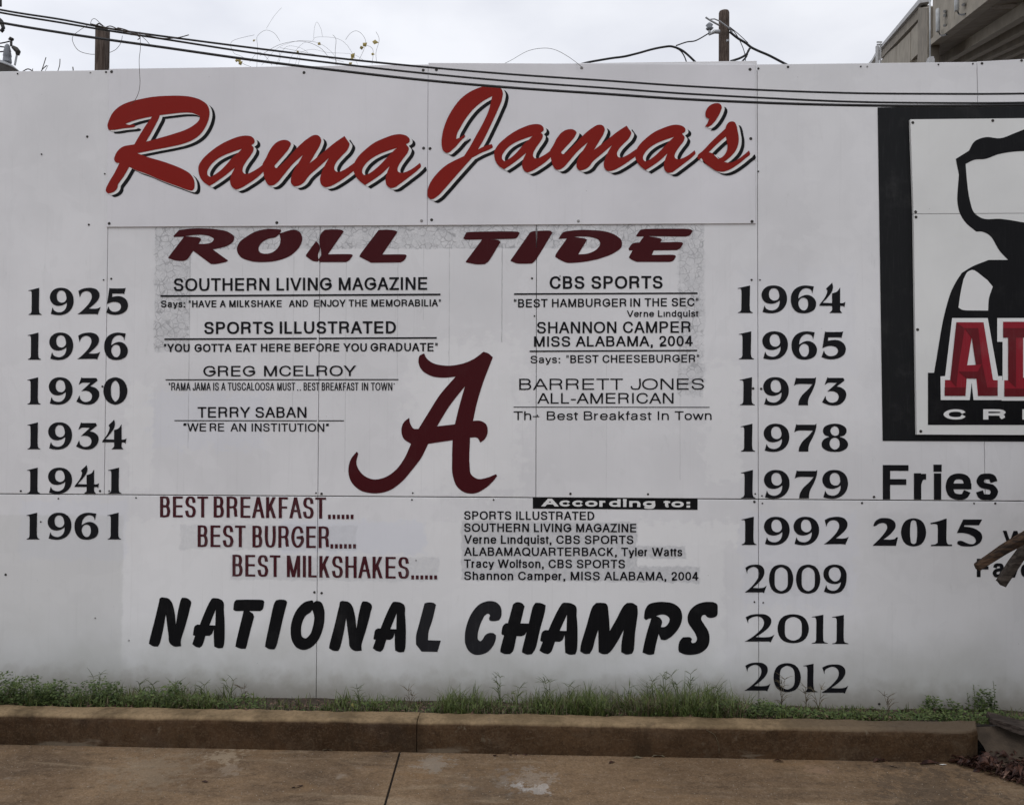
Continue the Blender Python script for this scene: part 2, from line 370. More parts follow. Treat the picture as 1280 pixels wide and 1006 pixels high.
def fill(loops):
    """2D loops -> (verts2d, faces), even-odd fill"""
    c = bpy.data.curves.new('tmp', 'CURVE'); c.dimensions = '2D'; c.fill_mode = 'BOTH'
    for lp in loops:
        sp = c.splines.new('POLY'); sp.points.add(len(lp) - 1)
        for i, p in enumerate(lp): sp.points[i].co = (p[0], p[1], 0, 1)
        sp.use_cyclic_u = True
    o = bpy.data.objects.new('tmp', c); COL.objects.link(o)
    dg = bpy.context.evaluated_depsgraph_get(); me = o.evaluated_get(dg).to_mesh()
    vs = [(v.co.x, v.co.y) for v in me.vertices]; fs = [tuple(p.vertices) for p in me.polygons]
    bpy.data.objects.remove(o); bpy.data.curves.remove(c)
    return vs, fs
def flat(name, parts, mat, parent, Y=-.0015, label=None, conv=None):
    """parts: list of (verts in photo pixels, faces) -> one painted sheet on the plane at depth Y"""
    vs = []; fs = []; L_ = []
    for q in parts: L_ += q if isinstance(q, list) else [q]
    for i, (v, f) in enumerate(L_):
        k = len(vs)
        for p in v: vs.append(onY(p[0], p[1], Y - .00005 * (i % 14)))
        for q in f:
            a, b_, c_ = (vs[k + q[0]], vs[k + q[1]], vs[k + q[2]])
            if (b_ - a).cross(c_ - a).y > 0: q = q[::-1]
            fs.append([i + k for i in q])
    o = mesh(name, vs, fs, mat, parent)
    if label: o['label'] = label
    return o
# stroke alphabet: centre lines in a unit box (x across the ink, y from baseline to capital height); | = stroke cut square, / = cut level
STR = {
 'A': (.667, .01, ["/0,0 .5,1", "/1,0 .5,1", "|.17,.33 .83,.33"]), 'B': (.667, .10, ["|0,0 0,1", "|0,1* .5,1 .84,.94 .93,.77 .84,.6 .5,.53 0,.53*", "|0,.53* .52,.53 .9,.45 1,.27 .9,.07 .52,0 0,0*"]),
 'C': (.722, .06, ["|1,.67 .86,.91 .52,1 .15,.86 0,.5 .15,.14 .52,0 .86,.09 1,.35"]), 'D': (.722, .10, ["|0,0 0,1", "|0,1* .42,1 .83,.86 1,.5 .83,.14 .42,0 0,0*"]),
 'E': (.667, .11, ["|0,0 0,1", "|0,1 1,1", "|0,.53 .94,.53", "|0,0 1,0"]), 'F': (.611, .11, ["|0,0 0,1", "|0,1 1,1", "|0,.51 .88,.51"]),
 'G': (.778, .06, ["|.97,.70 .82,.93 .5,1 .15,.86 0,.5 .15,.14 .5,0 .84,.12 1,.30 1,.47* .55,.47*"]), 'H': (.722, .10, ["|0,0 0,1", "|1,0 1,1", "|0,.53 1,.53"]),
 'I': (.278, .5, ["|.5,0 .5,1"]), 'J': (.5, .04, ["|1,1* 1,.28 .87,.05 .5,0 .13,.06 0,.3"]), 'K': (.667, .11, ["|0,0 0,1", "/0,.30 .95,1", "/1,0 .38,.62"]),
 'L': (.556, .11, ["|0,0 0,1", "|0,0 1,0"]), 'M': (.833, .09, ["|0,0 0,1", "|1,0 1,1", "/.5,0 .02,1", "/.5,0 .98,1"]), 'N': (.722, .10, ["|0,0 0,1", "|1,0 1,1", "/.98,0 .02,1"]),
 'O': (.778, .05, ["o0,0 1,1"]), 'P': (.667, .10, ["|0,0 0,1", "|0,1* .55,1 .9,.93 1,.74 .9,.55 .55,.47 0,.47*"]), 'Q': (.778, .05, ["o0,0 1,1", "/1,-.03 .6,.28"]),
 'R': (.722, .10, ["|0,0 0,1", "|0,1* .55,1 .88,.94 .97,.76 .88,.57 .55,.5 0,.5*", "|.5,.5* .8,.46 .92,.32 .94,.12 1,0"]),
 'S': (.667, .07, ["|.96,.72 .86,.93 .5,1 .14,.93 .04,.75 .16,.6 .5,.52 .86,.43 .98,.26 .86,.06 .5,0 .12,.07 0,.3"]), 'T': (.611, .04, ["|.5,0 .5,1", "|0,1 1,1"]),
 'U': (.722, .10, ["|0,1* 0,.34 .13,.08 .5,0 .87,.08 1,.34 1,1*"]), 'V': (.667, .01, ["/.5,0 0,1", "/.5,0 1,1"]), 'W': (.944, .01, ["/.25,0 0,1", "/.25,0 .5,1", "/.75,0 .5,1", "/.75,0 1,1"]),
 'Y': (.667, .01, ["/.5,.38 0,1", "/.5,.38 1,1", "|.5,0 .5,.45"]), 'Z': (.611, .05, ["|0,1 1,1", "|0,0 1,0", "/.02,0 .98,1"]), 'X': (.667, .02, ["/0,0 1,1", "/1,0 0,1"]),
 'a': (.556, .08, ["|.05,.52 .15,.67 .47,.72 .8,.66 .86,.5 .86,.14 .9,.03 1,0", "|.86,.43 .5,.39 .13,.31 0,.18 .12,.03 .4,0 .72,.06 .86,.22"]), 'b': (.556, .10, ["|0,0 0,1", "o0,0 1,.72"]),
 'c': (.5, .07, ["|1,.5 .86,.67 .5,.72 .12,.6 0,.36 .12,.12 .5,0 .86,.06 1,.22"]), 'd': (.556, .10, ["|1,0 1,1", "o0,0 1,.72"]),
 'e': (.556, .07, ["|.06,.37 1,.37", "|1,.37 .93,.6 .5,.72 .1,.6 0,.36 .1,.12 .5,0 .84,.05 .97,.2"]), 'f': (.278, .06, ["|.38,0* .38,.8 .5,.97 1,1", "|0,.72 1,.72"]),
 'g': (.556, .08, ["|1,.72* 1,-.02 .88,-.22 .5,-.28 .12,-.22 .05,-.1", "o0,.03 1,.72"]), 'h': (.556, .11, ["|0,0 0,1", "|0,.45 .15,.65 .55,.72 .9,.65 1,.45 1,0*"]),
 'i': (.222, .5, ["|.5,0 .5,.72", ".5,1"]), '\u0131': (.222, .5, ["|.5,0 .5,.72"]), 'k': (.5, .11, ["|0,0 0,1", "/0,.2 .92,.72", "/1,0 .36,.46"]), 'l': (.222, .5, ["|.5,0 .5,1"]),
 'm': (.833, .08, ["|0,0 0,.72", "|0,.46 .09,.66 .27,.72 .44,.67 .5,.5 .5,0*", "|.5,.46 .59,.66 .77,.72 .94,.67 1,.5 1,0*"]), 'n': (.556, .11, ["|0,0 0,.72", "|0,.45 .15,.65 .55,.72 .9,.65 1,.45 1,0*"]),
 'o': (.556, .07, ["o0,0 1,.72"]), 'p': (.556, .10, ["|0,-.28 0,.72", "o0,0 1,.72"]), 'q': (.556, .10, ["|1,-.28 1,.72", "o0,0 1,.72"]), 'r': (.36, .09, ["|0,0 0,.72", "|0,.44 .2,.6 .55,.69 1,.70"]),
 's': (.5, .08, ["|.95,.53 .85,.67 .5,.72 .14,.67 .05,.55 .16,.44 .5,.38 .86,.31 .98,.19 .86,.04 .5,0 .12,.05 0,.2"]), 't': (.278, .05, ["|.42,.95* .42,.16 .52,.02 1,.01", "|0,.72 1,.72"]),
 'u': (.556, .11, ["|1,.72 1,0", "|1,.27 .85,.07 .45,0 .1,.07 0,.27 0,.72*"]), 'v': (.5, .01, ["/.5,0 0,.72", "/.5,0 1,.72"]), 'w': (.722, .01, ["/.25,0 0,.72", "/.25,0 .5,.72", "/.75,0 .5,.72", "/.75,0 1,.72"]),
 'y': (.5, .01, ["/.5,.02 0,.72", "/.36,-.2 1,.72", "|.42,-.14 .3,-.26 .08,-.27"]),
 '2': (.556, .07, ["|.03,.68 .15,.92 .5,1 .87,.9 .95,.7 .8,.47 .3,.22 .03,0* 1,0*"]), '0': (.556, .08, ["o0,0 1,1"]), '4': (.556, .05, ["|.74,0 .74,1", "|0,.27 1,.27", "/0,.25 .72,1"]),
 '.': (.278, .5, [".5,0"]), ',': (.278, .5, [".5,0", "/.4,-.16 .56,.02"]), ':': (.278, .5, [".5,0", ".5,.62"]), '"': (.355, .22, ["|0,.70 0,1", "|1,.70 1,1"]), '-': (.333, .1, ["|0,.36 1,.36"]),
 '\u201c': (.36, .15, [".1,.82", ".9,.82", "/.1,.8 .3,1", "/.9,.8 1.1,1"]), '*': (.3, .3, [".5,.9"]), ' ': (.278, 0, [])}
def stroke(P, hw, hh):
    """polyline -> ribbon; half thickness hw for upright runs, hh for level runs"""
    n = len(P); vs = []
    for i, p in enumerate(P):
        d = (P[min(i + 1, n - 1)] - P[max(i - 1, 0)]); d.normalize()
        nn = Vector((-d.y, d.x)); k = 1.0
        if 0 < i < n - 1:
            d1 = (P[i] - P[i - 1]).normalized(); n1 = Vector((-d1.y, d1.x)); k = 1 / max(.55, nn.dot(n1))
        vs += [p + Vector((nn.x * hw, nn.y * hh)) * k, p - Vector((nn.x * hw, nn.y * hh)) * k]
    return vs, [(2 * i, 2 * i + 1, 2 * i + 3, 2 * i + 2) for i in range(n - 1)]
def openspline(txt, sub=4):
    lp = spline(txt, sub=sub); w_ = txt.split()
    return lp if False else lp[:_count(w_, sub)]
def _count(w_, sub):
    n = 1
    for i in range(len(w_) - 1): n += 1 if (w_[i].endswith('*') and w_[i + 1].endswith('*')) else sub
    return n
def endfree(txt):  # end tangents must not look round the loop: mark both ends as corners
    w_ = txt.split(); 
    if not w_[0].endswith('*'): w_[0] += '*'
    if not w_[-1].endswith('*'): w_[-1] += '*'
    return ' '.join(w_)
def text(txt, x0, x1, yb0, yb1, cap, wx=2.0, wy=None):
    """letters laid from x0 to x1 on a baseline yb0..yb1; stroke thickness wx, wy in photo pixels -> list of strokes"""
    wx = wx * 1.14 if wx < 3.5 else wx; wy = wy * 1.12 if wy and wx < 3.5 else (wy or wx * .86); W0, H0 = wx, wy
    adv = [STR[c][0] for c in txt]; f_, l_ = STR[txt[0]], STR[txt[-1]]
    lsb = f_[0] * (f_[1] if f_[1] < .4 else .32); rsb = l_[0] * (l_[1] if l_[1] < .4 else .32)
    k = (x1 - x0) / (sum(adv) - lsb - rsb); cur = x0 - lsb * k; out = []
    for c in txt:
        a, sb, strokes = STR[c]; ink = a * k; wx = W0 * (.62 if c == '"' else 1)
        if sb >= .4: ax = cur + ink * .5; aw = 0.0
        else:
            ax = cur + ink * sb + wx / 2; aw = max(ink * (1 - 2 * sb) - wx, .3)
        def M(p, lvl=False):
            x = ax + (p[0] * aw if sb < .4 else (p[0] - .5) * 2 * wx); u = (x - x0) / (x1 - x0); b_ = yb0 + (yb1 - yb0) * u
            y = b_ - (p[1] * cap if lvl else wy / 2 + p[1] * (cap - wy))
            return Vector((x, y))
        for s_ in strokes:
            if s_[0] == '|':
                q = endfree(s_[1:]); P = [M(p) for p in openspline(q)]
                if len(P) == 2 or True:
                    # run square ends out to the full height or width
                    w_ = [tuple(float(t.rstrip('*')) if True else 0 for t in z.split(',')) for z in q.replace('*', '').split()]
                    if abs(w_[0][0] - w_[1][0]) < 1e-6 and w_[0][1] in (0, 1, .72, -.28): P[0] = P[0] + (P[0] - P[1]).normalized() * wy / 2
                    if abs(w_[-1][0] - w_[-2][0]) < 1e-6 and w_[-1][1] in (0, 1, .72, -.28): P[-1] = P[-1] + (P[-1] - P[-2]).normalized() * wy / 2
                    if abs(w_[0][1] - w_[1][1]) < 1e-6: P[0] = P[0] + (P[0] - P[1]).normalized() * wx / 2
                    if abs(w_[-1][1] - w_[-2][1]) < 1e-6: P[-1] = P[-1] + (P[-1] - P[-2]).normalized() * wx / 2
                out.append(stroke(P, wx / 2, wy / 2))
            elif s_[0] == '/':
                p, q = [tuple(float(t) for t in z.split(',')) for z in s_[1:].split()]
                A_, B_ = M(p, True), M(q, True); d = (B_ - A_); hw = wx / 2 * min(1.6, max(d.length / max(abs(d.y), 1e-3), 1)) * .97
                out.append(([A_ + Vector((-hw, 0)), A_ + Vector((hw, 0)), B_ + Vector((hw, 0)), B_ + Vector((-hw, 0))], [(0, 1, 2, 3)]))
            elif s_[0] == 'o':
                p, q = [tuple(float(t) for t in z.split(',')) for z in s_[1:].split()]
                A_, B_ = M(p), M(q); c_ = (A_ + B_) / 2; rx, ry = abs(B_.x - A_.x) / 2, abs(B_.y - A_.y) / 2; n = 26; vs = []
                for i in range(n):
                    t = 2 * math.pi * i / n; ct, st = math.cos(t), math.sin(t); e = .9
                    X_ = math.copysign(abs(ct) ** e, ct); Y_ = math.copysign(abs(st) ** e, st)
                    vs += [c_ + Vector((X_ * (rx + wx / 2), Y_ * (ry + wy / 2))), c_ + Vector((X_ * max(rx - wx / 2, .05), Y_ * max(ry - wy / 2, .05)))]
                out.append((vs, [(2 * i, 2 * i + 1, (2 * i + 3) % (2 * n), (2 * i + 2) % (2 * n)) for i in range(n)]))
            else:
                p = tuple(float(t) for t in s_.split(',')); c_ = M(p); h = wx * .56; hv = wy * .62
                out.append(([c_ + Vector((-h, -hv)), c_ + Vector((h, -hv)), c_ + Vector((h, hv)), c_ + Vector((-h, hv))], [(0, 1, 2, 3)]))
        cur += a * k
    return out
def rect(x0, y0, x1, y1, dy=0.0):
    return [(x0, y0), (x1, y0 + dy), (x1, y1 + dy), (x0, y1)], [(0, 1, 2, 3)]

# ------------------------------------------------------------------ ground, driveway, kerb, soil
g_ = MB(); g_.add([(-400, -400, -.19), (400, -400, -.19), (400, 400, -.19), (-400, 400, -.19)], [(0, 1, 2, 3)])
tag(g_.build('ground', M_SOIL), kind='structure')
drive = empty('driveway', kind='structure')
KY = -.563; J1 = onZ(499.5, 941, -.15); J2 = onZ(481, 1006, -.15)
sl_ = (J2.x - J1.x) / (J2.y - J1.y)
def jx(y, k=0): return J1.x + (y - J1.y) * sl_ + k
def slab(x0, x1, y0, y1):
    q = MB(); gp = .005
    P = [(jx(y0, x0) + gp, y0 + gp), (jx(y0, x1) - gp, y0 + gp), (jx(y1, x1) - gp, y1 - gp), (jx(y1, x0) + gp, y1 - gp)]
    q.prism([Vector((x, y, -.15)) for x, y in P], (0, 0, -.1)); q.build('slab', M_DRIVE, drive)
for ya, yb in ((-3.5, KY + .004), (-6.6, -3.5), (-9.7, -6.6)):
    for k in range(-3, 4): slab(k * 3.05, (k + 1) * 3.05, ya, yb)
mesh('joint_filler', [(-14, -10, -.158), (14, -10, -.158), (14, KY, -.158), (-14, KY, -.158)], [(0, 1, 2, 3)], simple('joint_dirt', (.02, .015, .011), .95), drive)

KW = .119
kerb = empty('kerb', kind='structure')
def kerb_piece(x0, x1, endr=False):
    prof = [(KY, -.25), (KY, -.15), (KY - .002, -.10), (KY, -.03), (KY + .004, -.014), (KY + .012, -.004), (KY + .024, 0), (KY + KW * .6, .002), (KY + KW - .006, 0), (KY + KW, -.006), (KY + KW, -.25)]
    n = max(2, int((x1 - x0) / .035)); vs = []; fs = []; m_ = len(prof)
    for i in range(n + 1):
        x = x0 + (x1 - x0) * i / n; e = 0.0
        if endr:
            d = x1 - x
            if d < .13: e = (1 - math.sqrt(max(0, 1 - (1 - d / .13) ** 2))) * .12
        for j, (y, z) in enumerate(prof):
            jit = (math.sin(x * 9.1 + j) + math.sin(x * 23.7 + 2 * j) * .6) * .0014 + random.uniform(-.0016, .0016) * (1 < j < 9) - (random.random() < .05) * (3 <= j <= 6) * random.uniform(.002, .006)
            yy = min(y + e, KY + KW) if y < KY + KW else y
            vs.append((x, yy + jit, z + (jit if z > -.1 else 0)))
    for i in range(n):
        for j in range(m_ - 1): fs.append((i * m_ + j, (i + 1) * m_ + j, (i + 1) * m_ + j + 1, i * m_ + j + 1))
    fs += [[j for j in range(m_)], [n * m_ + j for j in range(m_)][::-1]]
    return mesh('kerb_stone', vs, fs, M_KERB, kerb)
KJ = onZ(521, 901, 0).x; KE = onZ(1242, 917, 0).x
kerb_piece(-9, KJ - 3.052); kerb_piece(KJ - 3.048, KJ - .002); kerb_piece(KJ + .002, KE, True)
# earth bank past the end of the kerb
vs = []; fs = []
for i in range(25):
    for j in range(9):
        x = KE - .02 + i * .12; t_ = j / 8; vs.append((x + rnd(-.01, .01), KY + KW - .01 - t_ * .22, -.02 - .135 * t_ ** .7 + rnd(-.01, .01)))
for i in range(24):
    for j in range(8): a = i * 9 + j; fs.append((a, a + 1, a + 10, a + 9))
tag(mesh('earth_bank', vs, fs, M_SOIL, None, True), kind='structure')
# soil strip between kerb and wall
vs = []; fs = []; nx, ny = 260, 12
for i in range(nx + 1):
    for j in range(ny + 1):
        x = -9 + 18 * i / nx; t_ = j / ny; y = KY + KW - .01 + t_ * (-KY - KW + .02)
        vs.append((x, y, -.012 - .09 * t_ + math.sin(x * 7 + t_ * 5) * .006 + random.uniform(-.006, .006)))
for i in range(nx):
    for j in range(ny): a = i * (ny + 1) + j; fs.append((a, a + ny + 1, a + ny + 2, a + 1))
tag(mesh('soil_strip', vs, fs, M_SOIL, None, True), kind='structure')

# ------------------------------------------------------------------ the wall
wall = empty('painted_wall', 'long white wall of painted sheets covered in black and maroon lettering', 'wall')
S0, SP, ZT, ZS, ZM, ZB = -2.4707, 1.22, 3.4514, 2.541, 1.0266, -.16
def sheet(x0, x1, z0, z1, y, mat, parent, name='sheet', th=.010, zl=None, zr=None, g0=.0015, kl=0.0, kr=0.0):
    """one sheet with a small bevel round its face; zl, zr: heights of the top corners"""
    b_ = .002; x0 += g0; x1 -= g0; z0 += g0; z1 -= g0; zl = (zl - g0) if zl else z1; zr = (zr - g0) if zr else z1
    vs = [(x0, y + th, z0), (x1, y + th, z0), (x1 + kr, y + th, zr), (x0 + kl, y + th, zl),
          (x0, y + b_, z0), (x1, y + b_, z0), (x1 + kr, y + b_, zr), (x0 + kl, y + b_, zl),
          (x0 + b_, y, z0 + b_), (x1 - b_, y, z0 + b_), (x1 + kr - b_, y, zr - b_), (x0 + kl + b_, y, zl - b_)]
    fs = [(0, 3, 2, 1), (8, 9, 10, 11)] + [(i, (i + 1) % 4, 4 + (i + 1) % 4, 4 + i) for i in range(4)] + [(4 + i, 4 + (i + 1) % 4, 8 + (i + 1) % 4, 8 + i) for i in range(4)]
    o = mesh(name, vs, fs, mat, parent); o['ext'] = [x0, x1, z0, z1]; return o
panels = []
for k in range(-3, 5):
    if True:
        zl = {-1: onY(2, 89).z, 3: onY(945, 80.3).z, 4: onY(1223, 76.8).z}.get(k); zr = {-1: onY(134, 87.5).z, 3: onY(1220, 77.3).z, 4: onY(1223, 76.8).z + (onY(1280, 73.3).z - onY(1223, 76.8).z) * 4.4}.get(k)
        panels.append(sheet(S0 + SP * k, S0 + SP * (k + 1), ZM, ZT, random.uniform(0, .0009), M_WALL, wall, zl=zl, zr=zr, kl=-.026 if k == 4 else 0, kr=-.026 if k == 3 else 0))
for k in range(-2, 3):
    panels.append(sheet(S0 + SP + 2 * SP * (k - 1) + 0.0, S0 + SP + 2 * SP * k, ZB, ZM - .002, random.uniform(0, .0009), M_WALL, wall))
bb = MB(); bb.box((-6.1, .0112, -.16), (3.6, .03, 3.40)); bb.build('backing_board', M_BACK, wall)
bs = MB()
for k in range(9): bs.box((S0 + SP * (k - 3) - .045, .031, -.15), (S0 + SP * (k - 3) + .045, .12, 3.38))
bs.box((-6.1, .1202, 3.2), (3.6, .16, 3.29)); bs.box((-6.1, .1202, .3), (3.6, .16, .39)); bs.build('stud_frame', M_POST, wall)

_screw = None
def screw(x, y, parent, Y=0.0, pale=False, r=.0075):
    global _screw
    if _screw is None:
        q = MB(); n = 8
        vs_ = [(0, -.0045, 0)] + [(math.cos(a) * .7, -.0038, math.sin(a) * .7) for a in [2 * math.pi * i / n for i in range(n)]] + [(math.cos(a), 0, math.sin(a)) for a in [2 * math.pi * i / n for i in range(n)]]
        f_ = [(0, 1 + (i + 1) % n, 1 + i)[::-1] for i in range(n)] + [(1 + i, 1 + (i + 1) % n, n + 1 + (i + 1) % n, n + 1 + i) for i in range(n)]
        _screw = {}
        for nm, m_ in (('d', M_SCREW), ('p', M_SCREWW)):
            me = bpy.data.meshes.new('screw'); me.from_pydata(vs_, [], f_); me.materials.append(m_); _screw[nm] = me
    o = bpy.data.objects.new('screw', _screw['p' if pale else 'd']); link(o, parent)
    o.location = onY(x, y, Y); o.scale = (r, 1, r); return o
def wall_screw(x, y, pale=False, r=.0065):
    p = onY(x, y)
    for o in panels:
        e = o['ext']
        if e[0] - .01 <= p.x <= e[1] + .01 and e[2] - .01 <= p.z <= e[3] + .06: return screw(x, y, o, 0.0, pale, r)
for x, y in [(22, 92.5), (132.5, 90.5), (109, 171), (131, 217.5), (52, 193), (111, 281), (129.5, 350), (139, 348.5), (128, 483), (125, 613.5), (136.5, 613.5), (26, 613.5), (51, 652),
             (1216, 80), (1227.5, 79.5), (1173, 81), (1076, 83.5), (985, 84), (948, 86), (1277, 76), (665, 348), (668, 395), (939.5, 350), (950, 350), (941.5, 485.5), (951.5, 486), (944, 617), (952.5, 619.5),
             (943, 627), (953, 629), (1092.5, 621), (1077.5, 628.5), (1217.5, 629), (1244, 629), (943, 752), (954, 753), (948, 214.5), (1099, 879.5), (1203, 882),
             (810, 617.5), (713, 617), (395, 616), (402, 617), (516, 616), (515, 624.5), (617, 624.5), (393, 740), (402, 741), (7, 718), (170, 622), (73, 623)]:
    wall_screw(x, y, False, random.choice((.005, .0065, .0075)))
for x, y in [(113, 91), (1084, 83.5), (700, 345), (161, 800), (119, 772), (520, 700)]: wall_screw(x, y, True, .005)

# ---- digits
DG = {
 '1': ["205,85* 203,330 210,350 230,362* 230,368* 92,368* 92,362* 115,350 123,330* 123,135 118,122 90,118* 90,113*"],
 '9': ["440,80 500,92 550,135 572,205 565,270 535,325 490,360 430,375 370,372 328,362* 347,292* 365,325 400,342 440,342 480,315 497,275 500,240* 460,265 410,275 360,262 328,225 318,175 340,120 385,88", "440,110 470,120 492,165 492,210 470,235 440,240 405,220 392,175 400,135 418,115"],
 '2': ["625,115* 660,95 720,82 770,82 820,100 848,140 845,190 820,230 780,270 735,307* 810,307 835,303 862,288* 828,375* 820,368 615,368* 640,350 700,295 750,230 768,180 758,140 725,118 690,120 660,140 640,185*"],
 '5': ["953,83* 960,88 1115,88 1127,83* 1110,153* 1100,146* 985,146* 982,182* 1030,173 1090,180 1135,215 1152,270 1135,325 1090,360 1020,375 960,368 920,350* 943,282* 960,320 990,340 1025,340 1060,325 1077,290 1065,255 1030,238 980,238 928,258*"],
 '6': ["1128,567* 1112,643* 1100,605 1065,587 1020,595 985,635 972,695* 1010,670 1060,657 1110,675 1145,720 1150,765 1130,815 1080,845 1020,853 960,840 915,790 897,710 905,650 940,595 1000,563 1050,557 1100,563", "1025,688 1055,700 1070,745 1062,795 1040,820 1010,818 985,790 973,745 985,710 1005,692"],
 '3': ["655,52* 665,60* 815,60* 828,85* 820,95* 750,150* 800,165 840,205 845,250 825,300 780,340 710,352 650,340 600,318* 635,248* 645,290 680,318 715,320 750,305 768,265 760,230 725,205 690,200 652,205* 750,113* 660,113 640,125 625,135*"],
 '0': ["1017,52 1100,85 1145,205 1100,315 1017,352 932,315 888,205 932,85", "1017,88 1048,118 1062,205 1048,290 1017,318 985,285 970,205 983,118"],
 '4': ["1003,505* 1012,540 1005,590 975,640 910,717* 1003,720* 1003,618* 1050,600 1083,555* 1083,720* 1110,720 1135,707* 1125,765* 1115,752* 1085,750* 1085,800 1100,820* 1100,825* 978,825* 978,820* 1000,800 1003,750* 875,750* 880,735 920,680 950,620 955,590 943,568* 965,545 985,525"],
 '7': ["660,52* 672,58* 850,58* 868,47* 862,100 830,190 795,260 785,300 785,340* 685,340* 690,300 720,240 790,170 830,120* 680,120 655,128 640,138*"],
 '8': ["1065,528 1130,540 1180,580 1182,620 1160,650 1110,665* 1160,685 1195,725 1195,770 1150,810 1060,825 980,812 930,775 925,730 950,690 1005,665* 955,645 937,605 950,565 1000,537", "1060,555 1090,568 1105,605 1095,645 1062,655 1030,640 1015,605 1030,570", "1060,675 1095,690 1112,740 1100,780 1065,800 1025,782 1007,740 1025,690"],
 't2': ["100,118* 140,95 200,85 260,92 298,130 303,175 285,225 250,270 180,333* 260,335 300,328 328,307* 298,392* 285,382* 92,382* 140,345 200,280 240,215 245,170 230,130 195,110 155,120 125,145 120,187*"],
 't0': ["482,88 560,112 612,240 562,370 482,395 400,370 352,240 400,112", "482,117 535,145 553,240 535,340 482,367 430,340 413,240 430,145"],
 't9': ["1065,92 1130,110 1175,170 1180,240 1165,320 1120,380 1050,402 985,398 937,380* 962,308* 975,345 1010,368 1060,368 1100,335 1122,280* 1080,297 1020,297 960,265 932,210 940,150 985,105", "1050,120 1090,130 1115,175 1115,225 1090,262 1055,272 1015,250 990,205 995,155 1020,127"],
 't1': ["932,68* 932,340 940,355 980,370* 980,375* 808,375* 808,370* 845,358 855,340* 855,115 848,100 808,95* 808,90*"],
 'h2': ["93,175* 110,135 150,105 210,97 270,108 312,145 315,190 290,230 245,275 195,312* 280,312 310,305 325,290 340,290* 320,375* 90,375* 90,370* 160,300 210,240 232,195 222,160 190,148 150,155 120,175 105,182*"],
 'h0': ["496,100 575,125 622,240 575,357 496,382 417,357 370,240 417,125", "496,120 516,128 527,165 527,310 516,350 496,357 476,350 465,310 465,165 476,128"],
 'h1': ["820,103* 828,103* 828,340 840,358 880,362* 880,378* 672,378* 672,365* 710,362 738,345* 738,190 732,165 715,158 672,160* 665,148* 740,130"],
 'h5': ["992,112* 1183,112* 1150,170* 1005,170* 1000,183* 1060,190 1130,215 1175,255 1183,300 1160,345 1100,378 1030,383 960,372 932,350 940,330 970,325 1010,340 1060,358 1100,355 1120,330 1110,300 1060,265 990,248 928,248*"],
}
_dg = {}
def digit(k, x0, x1, y0, y1):
    if k not in _dg:
        lp = [spline(t, sub=4) for t in DG[k]]
        xs = [p.x for p in lp[0]]; ys = [p.y for p in lp[0]]; a, b_, c_, d_ = min(xs), max(xs), min(ys), max(ys)
        _dg[k] = fill([[((p.x - a) / (b_ - a), (p.y - c_) / (d_ - c_)) for p in q] for q in lp])
    v, f = _dg[k]
    return [(x0 + p[0] * (x1 - x0), y0 + p[1] * (y1 - y0)) for p in v], f
def year(txt, spans, y0, y1, o=(0, 0), s=1.0, pre='', yy=None, extra=0.0):
    parts = []
    for i, c in enumerate(txt):
        a, b_ = spans[i]; t0, t1 = (yy[i] if yy else (y0, y1))
        if c == '4': t0 -= (t1 - t0) * .10
        if c in '09368' and not yy: t1 += (t1 - t0) * .012
        parts.append(digit(pre + c, o[0] + a / s, o[0] + b_ / s, (o[1] + t0 / s) , (o[1] + t1 / s)))
    return flat('year_lettering', parts, M_VINYL, wall, label='black year ' + txt + ' in serif numerals')
S8 = 8.5333
year('1925', [(90, 230), (318, 572), (612, 860), (920, 1152)], 83, 372, (25, 350), S8)
year('1926', [(82, 222), (312, 567), (610, 855), (897, 1150)], 560, 850, (25, 350), S8)
year('1930', [(78, 218), (307, 560), (600, 845), (888, 1145)], 55, 345, (25, 465), S8)
year('1934', [(78, 215), (300, 555), (597, 838), (875, 1135)], 535, 823, (25, 465), S8)
year('1941', [(135, 200), (240, 360), (372, 495), (540, 607)], 337, 467.5, (0, 500), 4)
year('1961', [(132, 197), (238, 357), (372, 492), (537, 605)], 562, 696, (0, 500), 4)
year('1964', [(62, 222), (315, 588), (627, 898), (930, 1210)], 58, 352, (915, 350), S8)
year('1965', [(72, 235), (323, 597), (635, 907), (955, 1215)], 547, 846, (915, 350), S8)
year('1973', [(80, 235), (322, 587), (640, 868), (930, 1180)], 52, 342, (915, 465), 8.258)
year('1978', [(90, 238), (327, 592), (643, 873), (925, 1198)], 532, 820, (915, 465), 8.258)
year('1979', [(52, 205), (293, 562), (615, 853), (905, 1175)], 102, 400, (920, 575), 8.387)
year('1992', [(58, 215), (293, 563), (603, 872), (920, 1182)], 592, 888, (920, 575), 8.387)
year('2009', [(92, 328), (352, 612), (640, 900), (932, 1180)], 88, 395, (920, 695), S8, 't')
year('2011', [(92, 410), (443, 778), (808, 980), (1025, 1200)], 0, 0, (920, 760), S8, 't', [(60, 364), (62, 372), (68, 375), (70, 380)])
year('2012', [(90, 368), (400, 692), (718, 870), (910, 1197)], 0, 0, (920, 760), S8, 't', [(577, 886), (583, 892), (590, 893), (597, 909)])
year('2015', [(90, 340), (370, 622), (663, 880), (928, 1183)], 0, 0, (1080, 635), 8, 'h', [(97, 375), (100, 382), (103, 378), (112, 383)])

